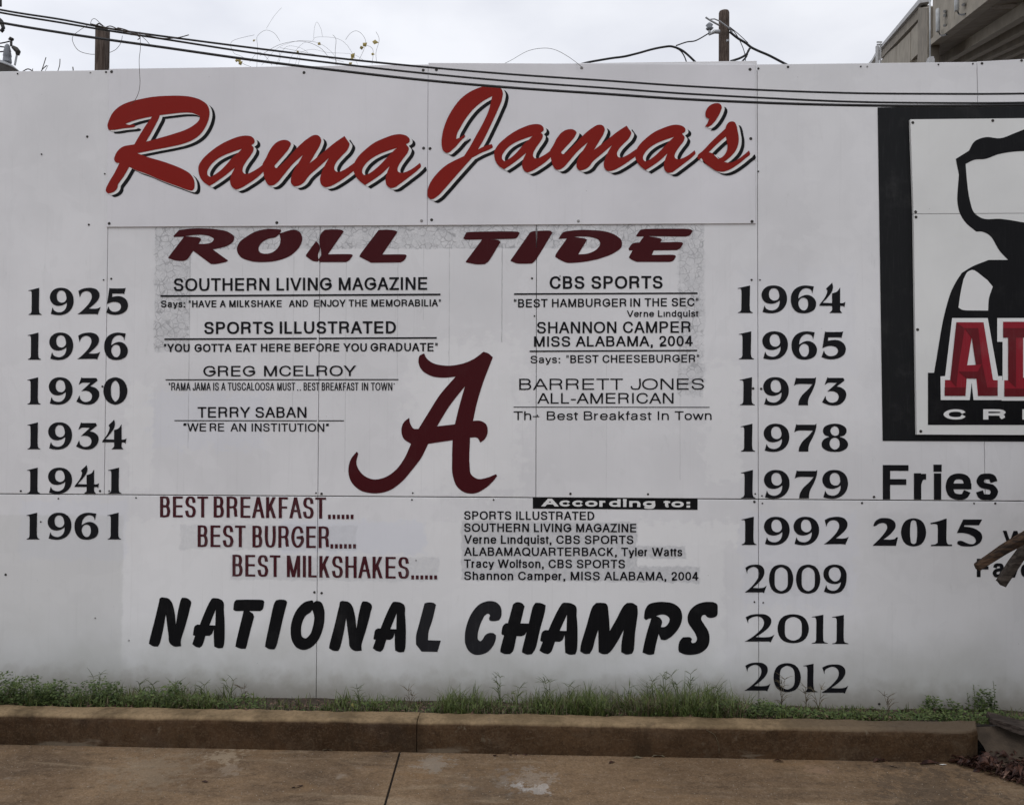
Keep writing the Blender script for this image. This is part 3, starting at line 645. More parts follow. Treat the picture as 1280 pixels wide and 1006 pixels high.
# ---- slogans in block letters
def line(parts, mat, label, Y=-.0015, name='lettering'): return flat(name, parts, mat, wall, Y, label)
B1, B2, B3 = .022, .013, .005
line([text('SOUTHERN LIVING MAGAZINE', 217, 534, 364, 362.3, 15.9, 2.5), rect(200.5, 369, 550.5, 371.2, -2)], M_VINYL, 'black underlined magazine heading')
line([text('Says:', 201, 231, 384.3, 384.2, 8.6, 1.5), text('"HAVE A MILKSHAKE', 236, 352, 384.2, 383.8, 8.6, 1.5), text('AND', 361, 385, 383.8, 383.6, 8.6, 1.5), text('ENJOY THE MEMORABILIA"', 392.5, 551, 383.6, 383, 8.8, 1.5)], M_VINYL, 'small black quotation about a milkshake')
line([text('SPORTS', 255, 342, 417.6, 417.4, 15.3, 2.6), text('ILLUSTRATED', 350, 495, 417.2, 416.8, 15.3, 2.6), rect(205.5, 423, 396, 425, -.9), rect(398.5, 422, 546, 424, -.7)], M_VINYL, 'black underlined sports heading')
line([text('"YOU', 205, 237, 440, 440, 10.2, 1.8), text('GOTTA', 243, 289.5, 440, 439.9, 10.2, 1.8), text('EAT HERE', 295, 363, 439.9, 439.7, 10.2, 1.8), text('BEFORE YOU', 368, 458.5, 439.6, 439.3, 10.2, 1.8), text('GRADUATE"', 463, 547, 439.2, 439, 10.4, 1.8)], M_VINYL, 'small black quotation about eating before graduating')
line([text('GREG', 254, 319, 470.5, 470.4, 13.2, 2.1, 1.6), text('MCELROY', 330, 445, 470.3, 470, 13.2, 2.1, 1.6), rect(207, 474, 498, 475.3, -.3)], M_VINYL, 'black underlined name in wide letters')
line([text('"RAMA JAMA IS A TUSCALOOSA', 211, 343, 488, 488, 9.8, 1.1, 1.1), text('MUST', 346.5, 369, 488, 488, 9.8, 1.1, 1.1), text('..', 371.5, 376, 488, 488, 9.8, 1.1), text('BEST BREAKFAST', 379.5, 448, 488, 488, 9.8, 1.1, 1.1), text('IN TOWN*', 452.5, 493, 488, 488, 9.8, 1.1, 1.1)], M_VINYL, 'small black quotation in narrow letters')
line([text('TERRY SABAN', 247, 383, 522, 522, 13.4, 2.0), rect(218, 525, 396, 526.2, .2), rect(398.5, 525.2, 430, 526.4, 0)], M_VINYL, 'black underlined name above a quoted sentence')
line([text('\u201cWE', 229, 257.5, 539, 539, 10.2, 1.5), text('RE', 262, 280, 539, 539, 10.2, 1.5), text('AN', 288, 307.5, 539, 539.2, 10.2, 1.5), text('INSTITUTION\u201c', 314.5, 411, 539.2, 539.5, 10.2, 1.5)], M_VINYL, 'small black quoted sentence below the lowest left underline')
line([text('CBS SPORTS', 687, 828.5, 361.3, 360.8, 15.9, 2.7), rect(642.5, 366.6, 872, 368.6, -1)], M_VINYL, 'black underlined broadcaster heading')
line([text('"BEST HAMBURGER', 642.5, 783, 384.3, 383.6, 10.4, 1.7), text('IN THE SEC"', 788, 873, 383.4, 382.8, 10.4, 1.7)], M_VINYL, 'small black quotation about a hamburger')
line([text('Verne L\u0131ndquist', 783.5, 873, 396.3, 396, 8.2, 1.4)], M_VINYL, 'small black name set to the right')
line([text('SHANNON CAMPER', 671, 863.5, 416.8, 416, 14.4, 2.2)], M_VINYL, 'black name in capitals, first line of two')
line([text('MISS ALABAMA, 2004', 667.5, 866, 433.5, 432.7, 13, 2.1), rect(662, 438.2, 871.5, 440, -1)], M_VINYL, 'black underlined title with a comma and a year')
line([text('Says:', 663, 700, 454, 453.8, 9.3, 1.5), text('"BEST CHEESEBURGER"', 708, 874, 453.8, 453, 9.9, 1.6)], M_VINYL, 'small black quotation about a cheeseburger')
line([text('BARRETT JONES', 649, 880.5, 487.3, 487, 14, 1.9, 1.5)], M_VINYL, 'thin black name in very wide capitals')
line([text('ALL-AMERICAN', 671.5, 842, 504.5, 504.3, 13.3, 1.9, 1.5), rect(642, 508.2, 887, 509.2, .3)], M_VINYL, 'thin black hyphenated title over a fine rule')
line([text('Th', 642, 664, 525, 525, 11, 1.6, 1.35), rect(666, 520, 674, 521.2), rect(671, 518, 672.2, 521), text('Best Breakfast In', 683.5, 836, 525, 524.9, 11, 1.6, 1.35), text('Town', 843.5, 889.5, 524.9, 524.8, 11, 1.6, 1.35)], M_VINYL, 'thin black sentence with a damaged letter at its start')
def dots(x0, x1, y0, y1, n=6):
    w_ = (x1 - x0) / (n - .35); return [rect(x0 + i * w_, y0, x0 + i * w_ + w_ * .62, y1) for i in range(n)]
line([text('BEST', 200, 260, 646.3, 646.5, 26.2, 3.9, 2.7), text('BREAKFAST', 267, 407.5, 646.5, 648, 26.3, 3.9, 2.7)] + dots(410, 442, 643, 648.6), M_BROWNRED, 'tall narrow maroon line about breakfast ending in dots')
line([text('BEST', 247, 307, 683.3, 683.7, 27, 3.9, 2.7), text('BURGER', 315.5, 411.5, 683.8, 684.8, 27, 3.9, 2.7)] + dots(413, 445, 679.8, 685.3), M_BROWNRED, 'tall narrow maroon line about burgers ending in dots')
line([text('BEST', 290.5, 350.5, 720, 720.8, 27, 3.9, 2.7), text('MILKSHAKES', 358.5, 511.5, 721, 723, 27, 3.9, 2.7)] + dots(514, 546.5, 718.8, 723.8), M_BROWNRED, 'tall narrow maroon line about milkshakes ending in dots')
line([rect(666, 621.5, 872, 635.5, 1.5)], M_BLACK, 'black bar with white lettering', -.0015, 'lettering_bar')
line([text('According to:', 677, 862, 632.6, 634, 9.6, 4.0, 2.2)], M_WHITE, 'white wide lettering on the black bar', -.0028)
for t_, x1, yb in [('SPORTS ILLUSTRATED', 743, 649.3), ('SOUTHERN LIVING MAGAZINE', 795.3, 664.5), ('Verne L\u0131ndquist, CBS SPORTS', 792, 679.2), ('ALABAMAQUARTERBACK, Tyler Watts', 853, 694.4), ('Tracy Wolfson, CBS SPORTS', 781.5, 709.4), ('Shannon Camper, MISS ALABAMA, 2004', 873, 724.6)]:
    line([text(t_, 580, x1, yb, yb + .6, 10.7, 1.75)], M_VINYL, None)
line([text('Fries', 1103.5, 1248, 624, 624.8, 43, 9.2, 7.2)], M_VINYL, 'large bold black word above the long seam')
line([text('W', 1253.5, 1285, 682.5, 683, 19.5, 4.6)], M_VINYL, 'bold black capital behind the leaning timbers')
line([text('Fave', 1221, 1292, 721, 722, 23, 4.8, 4)], M_VINYL, 'bold black word behind the leaning timbers')

# ---- traced display lettering
def trace(specs, o, s):
    return fill([spline(t, o, s) for t in specs])
RT = [trace(["135,120* 190,62* 300,48 430,45 570,55 690,85 742,130 735,170 680,215 600,240 527,255* 680,365* 670,375 550,402 510,402* 332,270* 270,355 250,366 150,365 80,342* 90,325 240,128* 140,130*", "250,124* 330,112 430,110 500,125 538,152 520,180 460,198 385,200* 412,155* 400,140 340,130*"], (200, 280), 8),
 trace(["1080,50 1205,55* 1210,70 1195,97* 1215,90* 1280,68 1340,58 1390,75 1423,140 1405,210 1340,290 1280,330 1180,365 1040,382 900,370 800,325 768,255 790,190 860,130 960,75", "1194,101* 1205,160 1190,220 1130,280 1050,298 995,280 985,245 1010,195 1080,150 1160,130"], (200, 280), 8),
 trace(["280,172* 310,205 318,250 300,310 305,365 300,378* 255,372 180,325* 178,315"], (360, 280), 8),
 trace(["370,58* 450,55 540,62 558,75* 400,303* 640,305 648,315* 610,365 580,382* 318,382* 305,360 328,320 328,260 315,200 315,140 335,90"], (360, 280), 8),
 trace(["905,62* 1000,58 1080,70 1095,80* 943,305* 1180,308 1187,320* 1160,365 1125,385* 830,388* 715,328* 718,312"], (360, 280), 8),
 trace(["100,90* 110,83 620,78 638,92* 605,140 585,148* 340,155* 430,165 445,182* 320,380 290,402* 220,405 100,385* 98,375* 262,155* 90,155 72,145*"], (570, 280), 8),
 trace(["740,85* 770,73 800,71* 803,240* 808,240* 812,71* 860,68 950,72 965,88* 790,370 760,395* 690,398 600,392 545,370* 548,360*"], (570, 280), 8),
 trace(["-135,148* -90,85 -10,68 100,60 200,62 330,75 440,115 497,170 495,230 430,285 300,340 150,375 0,390 -40,390 -110,365 -168,330* -165,310 -50,145* -130,150*", "20,130* 100,125 200,135 265,160 282,195 250,250 160,295 62,305* 150,160* 140,150"], (715, 280), 8),
 trace(["640,118* 690,58 720,52 950,48 1190,55 1210,70* 1175,115 1140,127* 760,122* 890,148 900,160* 885,183* 1100,185 1113,197* 1080,245 1050,262* 818,265* 798,310* 1030,312 1040,325* 1010,370 980,380* 650,380* 600,360 568,335* 605,265* 570,262 565,248* 600,200 630,188* 675,185* 718,125* 650,127*"], (715, 280), 8)]
line(RT[:5], M_MAROON, 'first maroon word in fat slanted capitals, cracked at the seam', name='slogan_lettering')
line(RT[5:], M_MAROON, 'second maroon word in fat slanted capitals', name='slogan_lettering')
line([trace(["517,60* 488,75 480,110 500,165 560,205 640,217 720,210* 620,325 540,450 480,547* 450,545 428,515 420,475* 385,505 370,555 385,610 432,643* 390,735 330,815 255,862 190,872 120,840 80,770 92,705* 82,693* 45,740 28,810 45,885 100,940 190,962 290,945 370,890 440,810 500,730 543,643* 700,620* 697,740 702,850 730,920 780,957 840,963 910,930 965,880 988,850* 980,838* 920,862 860,868 820,840 810,780 813,603* 860,605 880,635* 910,610 927,560 915,515 880,495 832,495* 855,390 890,270 960,85* 930,60 900,50* 830,100 740,132 640,138 560,115 528,85",
             "780,272* 745,395 715,517* 600,530* 680,400"], (430, 430), 5.16)], M_MAROON, 'large maroon script capital A emblem', name='emblem')
NL = fill([spline("240,65* 330,85 365,125 400,230 425,430* 455,240 495,90 510,70* 580,80 625,120 610,220 550,450 490,660 495,718* 400,720 345,680 325,560 290,290* 260,470 205,690 185,722* 120,718 65,685* 70,650 140,380 200,130 215,75", (180, 740), 10.667)])
AL = fill([spline("930,75* 1000,85 1050,115 1065,250 1075,430 1065,700 1050,740* 990,745 935,720* 930,600 930,490* 900,560 870,580* 820,578* 770,715 740,738* 690,725 643,690* 680,580* 655,570 655,540* 680,445 710,428* 745,430* 800,290 880,120 910,80", (180, 740), 10.667), spline("955,230* 950,440* 872,438*", (180, 740), 10.667)])
def refit(g, bx):
    v, f = g; xs = [p[0] for p in v]; ys = [p[1] for p in v]; a, b_, c_, d_ = min(xs), max(xs), min(ys), max(ys)
    return [(bx[0] + (p[0] - a) / (b_ - a) * (bx[1] - bx[0]), bx[2] + (p[1] - c_) / (d_ - c_) * (bx[3] - bx[2])) for p in v], f
o1 = (285, 740); s1 = 9.143
line([NL, AL, trace(["95,85* 250,83 405,92 415,110* 395,195 370,215* 240,213* 285,245 298,280* 255,440 210,620 200,645* 140,642 85,620* 90,580 178,213* 75,210 60,195* 75,105"], o1, s1),
      trace(["550,90* 600,82 665,95 675,115* 640,250 550,620 530,652* 470,648 422,620* 430,570 480,330 530,120"], o1, s1),
      trace(["960,90* 975,105 972,120* 1010,98 1060,110 1095,180 1103,290 1080,430 1020,560 940,635 870,658 790,635 735,560 715,440 735,310 800,180 880,110", "965,200* 985,280 970,390 930,490 885,525 850,510 835,440 850,340 890,265 940,230"], o1, s1),
      refit(NL, (411.2, 465, 750.6, 813.4)), refit(AL, (466, 507.3, 751.6, 815))], M_BLACK, 'first big black word in brush capitals', name='brush_lettering')
line([trace(["1005,110* 1030,102 1100,108 1120,125* 1080,290 1045,400 1040,478* 1168,482* 1135,595* 975,592* 920,520* 920,440 950,320"], (405, 740), 8)], M_FADED, 'faded last letter of the first brush word', name='brush_lettering')
line([trace(["450,115 530,130 590,185 608,270 600,330 575,372* 500,385 445,370 440,345* 452,305 430,285 395,300 350,370 310,470 290,570 295,630 325,650 355,625 390,570 430,545 500,545 533,570* 530,620 490,720 420,795 330,830 240,828 170,780 125,690 118,580 150,410 220,260 320,155"], (570, 740), 10.667)], M_FADED, 'faded first letter of the second brush word', name='brush_lettering')
line([trace(["760,160* 800,133 880,145 915,185* 860,412* 970,415* 1030,180 1060,138* 1120,140 1195,170* 1190,230 1120,500 1050,770 1010,825* 950,830 880,800* 880,780 940,530* 910,570 870,585* 808,583* 755,790 720,822* 640,820 590,795* 590,770 640,573* 610,560 607,530* 630,440 660,412* 692,410*"], (570, 740), 10.667),
      refit(AL, (674.3, 722, 752.7, 818)),
      trace(["740,130* 800,128 870,145 885,180* 900,330 908,475* 990,330 1080,165 1120,130* 1190,132 1245,165* 1253,230 1220,500 1200,720 1180,755* 1110,765 1048,735* 1050,650 1080,462* 1000,610 920,725 880,760* 820,760 770,735* 768,600 765,462* 730,570 690,710 660,755* 600,757 543,725* 550,660 620,420 700,170"], (670, 740), 9.846),
      trace(["160,290* 175,180 220,110 310,80 430,75 560,100 640,165 670,270 650,370 590,470 500,555 430,585 385,575* 355,500* 320,640 295,770* 240,780 140,750* 150,690 200,480 258,293* 230,297 185,318*", "320,262* 400,243 460,255 500,300 485,360 440,405 385,410* 400,330 370,285"], (790, 745), 10.667),
      trace(["1080,75* 1130,100 1143,180 1130,260 1080,285 1010,280 975,245* 940,255 922,290 960,370 1015,460 1035,560 1010,670 930,745 800,780 690,770 625,740* 618,690 640,590 680,545* 780,548 798,570 788,600* 800,620 840,615 865,580 850,510 800,430 750,350 742,270 780,180 870,105 980,75"], (790, 745), 10.667)],
     M_BLACK, 'second big black word in brush capitals', name='brush_lettering')

# ------------------------------------------------------------------ long sign above: red script with black shadow
sign = empty('script_sign', 'long white two-sheet sign with red script lettering shadowed in black, top of the wall', 'sign')
SY = -.008
xl, xm, xr = onY(134, 200, SY).x, onY(534.5, 200, SY).x, onY(944.5, 200, SY).x
zb = onY(534, 282, SY).z
sh1 = sheet(xl, xm, zb, onY(535, 80, SY).z, SY, M_SIGN, sign, th=.007, zl=onY(134, 86, SY).z, zr=onY(535, 80.5, SY).z, g0=.001)
sh2 = sheet(xm, xr, zb, onY(944, 80, SY).z, SY, M_SIGN, sign, th=.007, zl=onY(536, 78.5, SY).z, zr=onY(944, 80.5, SY).z, g0=.001)
for x, y in [(139.5, 90), (380, 91), (529, 88), (529.5, 185.5), (136.5, 279.5), (346, 278.5), (527, 276)]: screw(x, y, sh1, SY, x == 527, .009)
for x, y in [(545.5, 87.5), (537.5, 186), (539.5, 275), (727, 85), (937.5, 87), (938.5, 173.5), (940, 277), (723, 276.5)]: screw(x, y, sh2, SY, x in (727, 723), .009)
A_OUT = "635,255* 665,225 662,195 635,168 590,158 520,165 430,195 320,250 210,330 140,400 105,465 105,520 120,570 160,625 215,662* 290,615 380,550 468,478* 430,560 420,620 440,670 480,695 520,685 600,640 700,570 790,480* 790,425* 768,435 700,485 640,520 590,540 560,535 545,510 548,480 580,420 630,350 655,300 655,275"
A_END = "2180,245* 2215,218 2217,195 2190,163 2130,145 2060,150 1970,180 1870,225 1770,300 1700,370 1660,440 1655,510 1675,560 1715,610 1770,652* 1845,605 1930,545 2015,465* 1990,530 1975,600 1985,650 2020,680 2060,678 2120,640 2200,580 2300,500 2330,465 2320,430* 2240,490 2180,520 2130,530 2100,515 2095,490 2110,450 2150,390 2200,320 2208,285"
A_C = "540,290* 450,320 350,360 270,410 215,470 192,520 197,552 225,570 255,555 320,510 390,440 450,370 500,330"
A_C2 = "2090,280* 2000,310 1910,345 1825,395 1765,455 1742,500 1745,535 1765,552 1800,542 1870,495 1940,430 2000,365 2045,320"
M_OUT = "745,440* 780,380 820,300 880,230 940,203 1000,208 1028,235 1015,275 960,350 890,430 865,465 880,482 900,475 940,440 1000,380 1100,270 1200,185 1260,153 1300,155 1325,180 1332,205 1320,250 1270,340 1215,435* 1260,400 1380,300 1480,220 1565,162* 1590,200 1615,240 1600,290 1530,370 1480,430 1462,480 1475,512 1500,522 1550,505 1670,425* 1670,500* 1580,570 1490,630 1420,665 1370,672 1335,650 1320,600 1335,530 1370,450 1410,380* 1300,480 1200,570 1160,625 1100,660 1060,662 1030,630 1030,580 1060,500 1110,420 1150,350* 1050,440 950,560 890,630 850,655 810,655 780,620 765,580 750,500"
o2 = (235, 150)
def aff(loops, src, dst):
    """loops (px) moved so that box src -> dst (x0,x1,y0,y1)"""
    a, b_, c_, d_ = src; e, f_, g2, h = dst
    return [[Vector((e + (p.x - a) * (f_ - e) / (b_ - a), g2 + (p.y - c_) * (h - g2) / (d_ - c_))) for p in lp] for lp in loops]
L_a = [spline(A_OUT, o2, 8), spline(A_C, o2, 8)]; L_m = [spline(M_OUT, o2, 8)]; L_ae = [spline(A_END, o2, 8), spline(A_C2, o2, 8)]
srcA = (261.9, 314.4, 181.9, 232.75)
dstA = (630.0, 676.25, 166.25, 211.9)
srcM = (338.75, 430.6, 170.25, 232.1); dstM = (697.5, 783.2, 157.3, 212.3)
srcE = (235 + 1770 / 8, 235 + 2180 / 8, 150 + 245 / 8, 150 + 652 / 8); dstE = (807, 852.7, 167.4, 212.9)
R_L = [spline("62,320 75,270 110,205 165,155 240,120 330,97 450,75 570,67 680,67 770,77 850,105 900,145 918,200 910,265 880,335 840,390 780,435 700,468 600,492 480,515 380,535 312,548* 400,580 520,615 620,650 700,685 755,720 785,765 793,810 785,850 770,862* 740,857 650,825 500,770 380,718 300,690 245,662* 200,740 160,795 150,810 148,830 130,860 95,880 65,883 50,870 50,845 70,800 120,715 162,632* 130,622 118,600 125,570 155,520 200,490 250,480 287,475* 330,400 380,320 437,240* 340,260 270,280 212,302* 240,310 285,310 297,318* 290,328 200,340 105,353 72,350", (125, 110), 6.706),
       spline("500,230* 600,218 700,208 780,213 838,240* 830,270 790,310 720,350 620,385 500,420 385,452* 430,375 470,300 495,250", (125, 110), 6.706)]
J_L = [spline("350,430* 355,440 320,480 260,545 215,575 185,560 170,510 175,430 200,340 250,240 330,140 410,85 500,52 580,42 630,60 650,95 645,150 610,240 550,370 495,480 455,548* 510,520 565,505* 572,530 550,545 480,575 410,612* 340,690 260,780 190,860 130,920 95,938 65,925 58,880 75,820 130,740 200,675 290,625 345,600* 390,530 440,440 500,330 540,240 568,128* 500,165 430,220 370,290 320,370 290,430 285,465* 320,450", (525, 100), 6.2875)]
P_L = [spline("450,85 500,90 522,120 510,180 480,240 430,310 380,350 330,355* 355,320 380,262* 345,245 335,205 350,155 395,105", (845, 120), 9.145)]
S_L = [spline("620,295 670,300 690,335 705,400 718,480 710,560 680,630 620,700 550,755* 620,765 700,730 770,680 835,625* 848,665 800,710 700,790 610,845 530,868 470,860 400,820 330,765 300,725 290,710* 260,730 245,710 250,680 300,635 400,530 500,435 565,375* 580,330", (845, 120), 9.145),
       spline("570,465* 580,520 588,590 575,640 540,690 485,722* 450,690 420,660 375,645* 430,590 500,525", (845, 120), 9.145)]
SCRIPT = [R_L, L_a, L_m, L_ae, J_L, aff(L_a, srcA, dstA), aff(L_m, srcM, dstM), aff(L_ae, srcE, dstE), P_L, S_L]
SCF = [fill(l) for l in SCRIPT]
def shifted(dx, dy): return [([(p[0] + dx, p[1] + dy) for p in v], f) for v, f in SCF]
# every letter gets its own hair of depth so overlapping strokes never share a plane
def layered(name, parts, mat, y0, label):
    vs = []; fs = []
    for i, (v, f) in enumerate(parts):
        k = len(vs); vs += [onY(p[0], p[1], SY - y0 - .00012 * i) for p in v]
        for q in f:
            a, b_, c_ = vs[k + q[0]], vs[k + q[1]], vs[k + q[2]]
            if (b_ - a).cross(c_ - a).y > 0: q = q[::-1]
            fs.append([j + k for j in q])
    o = mesh(name, vs, fs, mat, sign); o['label'] = label; return o
layered('letter_shadow', shifted(7.2, 4.7), M_BLACK, .0012, 'black drop shadow of the script lettering')
layered('letter_outline', shifted(3.5, 2.1), M_WHITE, .0028, 'white gap between the red letters and their shadow')
layered('script_lettering', shifted(0, 0), M_RED, .0044, 'red brush script lettering')

# ------------------------------------------------------------------ crest sign at the right: black painted border, white board with emblem
crest = empty('crest_sign', 'white board with black and crimson team lettering inside a black painted border', 'sign')
bx = [onY(1097, 134), onY(1100, 134), onY(1103.5, 551)]
XE = 3.62; zt_, zb_ = onY(1097, 134).z, onY(1280, 551).z
def bord(poly): return MBp('border', poly)
q = MB(); p_tl, p_bl = onY(1097, 134.5, -.002), onY(1103.3, 551, -.002); i_tl, i_bl = onY(1150, 160, -.002), onY(1155, 535, -.002)
q.add([p_tl, (XE, -.002, p_tl.z), (XE, -.002, p_bl.z), p_bl, i_tl, (XE - .1, -.002, i_tl.z), (XE - .1, -.002, i_bl.z), i_bl], [(0, 4, 5, 1), (1, 5, 6, 2), (2, 6, 7, 3), (3, 7, 4, 0)])
q.build('painted_border', M_BORDER, crest)
BY = -.022
b0, b1, b2, bm = onY(1138, 149.5, BY), onY(1146, 543, BY), onY(1280, 543, BY), onY(1142, 267.5, BY)
def bsheet(p0, p1, zt, zb, name='board'):
    th = .018; xr_ = XE - .25
    vs = [Vector((p0, BY, zt)), Vector((xr_, BY, zt)), Vector((xr_, BY, zb)), Vector((p1, BY, zb))]
    m_ = MB(); m_.prism(vs, (0, th, 0)); return m_.build(name, M_BOARD, crest)
bd1 = bsheet(b0.x, bm.x, b0.z, bm.z + .0015); bd2 = bsheet(bm.x, b1.x, bm.z - .0015, b1.z)
mb_ = MB(); mb_.box((bm.x + .01, BY + .004, bm.z - .03), (XE - .26, BY + .0179, bm.z + .03)); 
for x, y in [(1141, 153.5), (1241, 151), (1144.5, 265)]: screw(x, y, bd1, BY, False, .0085)
for x, y in [(1145, 271.5), (1147, 412), (1151, 539)]: screw(x, y, bd2, BY, False, .0085)
def cr_(name, polys, mat, y, label=None):
    parts = [fill([spline(t, o_, s_) for t in ts]) for ts, o_, s_ in polys]
    return flat(name, parts, mat, crest, BY - y, label)
c1, c2 = (1090, 120), (1090, 350); k1, k2 = 4.374, 4.79
# plain flowing black shapes in place of the figure
cr_('emblem_field', [(["458,345* 530,300* 560,250 620,226 700,232 790,200 870,170 1100,150* 1100,260* 900,300 780,305 690,320 620,345 560,350 512,372* 520,470 535,570 560,640 600,668 700,672 900,700 1100,690* 1100,1100* 1000,1006* 800,940 700,850 640,760 600,742 570,742* 510,690 480,640 468,590 475,430*"], c1, k1)], M_BLACK, .001, 'plain flowing black shape in place of the figure')
cr_('emblem_base', [(["570,742* 640,745* 900,900* 1300,950* 1300,2025* 335,2025*"], (1090, 120), 4.374)], M_BLACK, .001) if False else None
cr_('emblem_field', [(["538,-42* 510,-0 478,60 440,180 372,555* 335,555* 335,867* 1150,867* 1150,-120* 700,-120* 600,-80"], c2, k2), ], M_BLACK, .0015, 'black backing field of the crimson letters')
cr_('emblem_window', [(["548,-5* 530,80 518,165* 540,178 565,182* 695,183* 700,110 723,40* 690,0* 600,-60 575,-50"], c2, k2)], M_WHITE, .0026, 'white window in the black field')
WA = "480,228* 693,228* 755,575* 780,575* 780,600* 780,718* 608,718* 597,612* 585,718* 412,718* 410,577* 438,575*"
WL = "750,228* 1010,228* 1010,360* 935,360* 935,560* 1100,560* 1100,722* 776,722* 776,600* 782,600* 782,370* 750,370*"
cr_('letter_outline', [([WA], c2, k2)], M_WHITE, .0026, 'white outline of the crimson letters')
cr_('letter_outline', [([WL], c2, k2)], M_WHITE, .0030)
RA = "505,253* 668,253* 725,598* 753,600* 753,693* 635,693* 625,590* 567,588* 560,693* 435,693* 437,598* 468,598*"
cr_('crimson_letter', [([RA, "597,345* 622,508* 570,510*"], c2, k2)], M_CRIM, .0040, 'bevelled crimson block letter')
cr_('crimson_letter', [(["785,250* 985,250* 985,345* 905,345* 905,585* 1075,585* 1075,697* 792,697* 792,600* 815,600* 815,345* 785,345*"], c2, k2)], M_CRIM, .0044, 'bevelled crimson block letter cut by the frame')
for i, t_ in enumerate(["505,253* 555,290* 520,500* 505,640* 468,598*", "435,643* 560,643* 560,693* 435,693*", "640,643* 753,643* 753,693* 635,693*", "555,288* 636,288* 660,500* 622,508* 597,345* 565,300*", "520,548* 658,548* 630,590* 567,588*", "660,500* 690,643* 640,643* 628,560*"]):
    cr_('letter_facet', [([t_], c2, k2)], M_CRIMD, .0052 + .0002 * i)
for i, t_ in enumerate(["785,288* 950,288* 950,345* 862,345* 862,310* 820,345* 785,345*", "815,345* 862,310* 862,645* 815,600*", "792,650* 1075,650* 1075,697* 792,697*"]):
    cr_('letter_facet', [([t_], c2, k2)], M_CRIMD, .0052 + .0002 * i)
for t_, xa, xb in (('C', 1179.5, 1208), ('R', 1229, 1257.6)):
    flat('strip_letter', [text(t_, xa, xb, 524.2, 524.3, 12.8, 6.5, 3.0)], M_WHITE, crest, BY - .0026)
flat('strip_letter', [rect(1278, 511.5, 1285, 524.3)], M_WHITE, crest, BY - .0026)

# ------------------------------------------------------------------ overhead cables in front of the wall
def smooth(pts, k=8):
    out = []
    for i in range(len(pts) - 1):
        p0 = pts[max(i - 1, 0)]; p1 = pts[i]; p2 = pts[i + 1]; p3 = pts[min(i + 2, len(pts) - 1)]
        for j in range(k):
            u = j / k
            out.append(((p1 * 2) + (p2 - p0) * u + (p0 * 2 - p1 * 5 + p2 * 4 - p3) * u * u + (p1 * 3 - p0 - p2 * 3 + p3) * u ** 3) * .5)
    out.append(pts[-1]); return out
def wire(name, px, Y, r, label=None, cat=None, parent=None, group=None, mat=None, n=6, k=8):
    P = []
    for t in px:
        yy = Y if len(t) == 2 else t[2]
        P.append(onY(t[0], t[1], yy))
    m_ = MB(); m_.tube(smooth(P, k), r, n); o = m_.build(name, mat or M_CABLE, parent, True)
    return tag(o, label, cat, group)
CY_ = -1.25
C1 = [(-260, -42), (-120, -12), (0, 12.5), (75, 24.5), (128, 34.5), (180, 42.5), (320, 60.8), (435, 74.5), (535, 84.5), (640, 93.3), (760, 101.3), (850, 107.5), (960, 113.2), (1060, 116.6), (1150, 117.6), (1280, 117.3), (1420, 113), (1600, 104)]
C2 = [(-260, -38), (-120, -8), (0, 16), (75, 28.5), (128, 37.5), (200, 48.5), (320, 67), (435, 81.5), (535, 92.5), (640, 102), (760, 110.5), (850, 117), (960, 123), (1060, 127.4), (1160, 129), (1280, 128.6), (1420, 124), (1600, 114)]
C3 = [(-260, -25), (-120, 5), (0, 28.5), (75, 41), (128, 49), (200, 59), (320, 76), (435, 90), (535, 101), (640, 110), (760, 118), (850, 124), (960, 129), (1060, 131.8), (1160, 132.6), (1280, 131.5), (1420, 127), (1600, 117)]
GC = 'overhead cables across the top of the wall'
wire('overhead_cable', C1, CY_, .0040, 'uppermost of the three black overhead cables crossing the wall top', 'cable', group=GC)
wire('overhead_cable', C2, CY_, .0040, 'middle black overhead cable of the three crossing the wall top', 'cable', group=GC)
wire('overhead_cable', C3, CY_, .0052, 'lowest and thickest of the three black overhead cables', 'cable', group=GC)

# tendril tangled in the cables
tv = empty('dry_tendril', 'thin dead tendril tangled in the cables with one end hanging over the red script', 'vine')
for px in ([(113, 30), (125, 33), (140, 37), (148, 36), (155, 40), (165, 44), (175, 42), (190, 46), (205, 48.5), (222, 47.5), (236, 44)], [(147, 35), (158, 38), (168, 43), (175, 47), (172, 50)], [(130, 36), (138, 33), (150, 38), (162, 40), (176, 45)]):
    wire('stem', px, CY_ - .01, .0022, parent=tv, mat=M_VINE, n=4)
for px in ([(175, 40), (175.5, 60), (174, 75), (174.5, 92), (175, 104), (173.5, 115), (169, 125), (163, 131)], [(110, 31.5), (100, 38), (91, 46), (92, 55), (99, 64), (112, 68), (122, 68)], [(137, 66), (145, 62), (151, 54), (153, 45)], [(175, 44), (182, 50), (188, 57)], [(113, 30), (115, 25), (119, 24), (126, 30), (132, 35)]):
    wire('stem', px, CY_ - .01, .0011, parent=tv, mat=M_VINE, n=4)

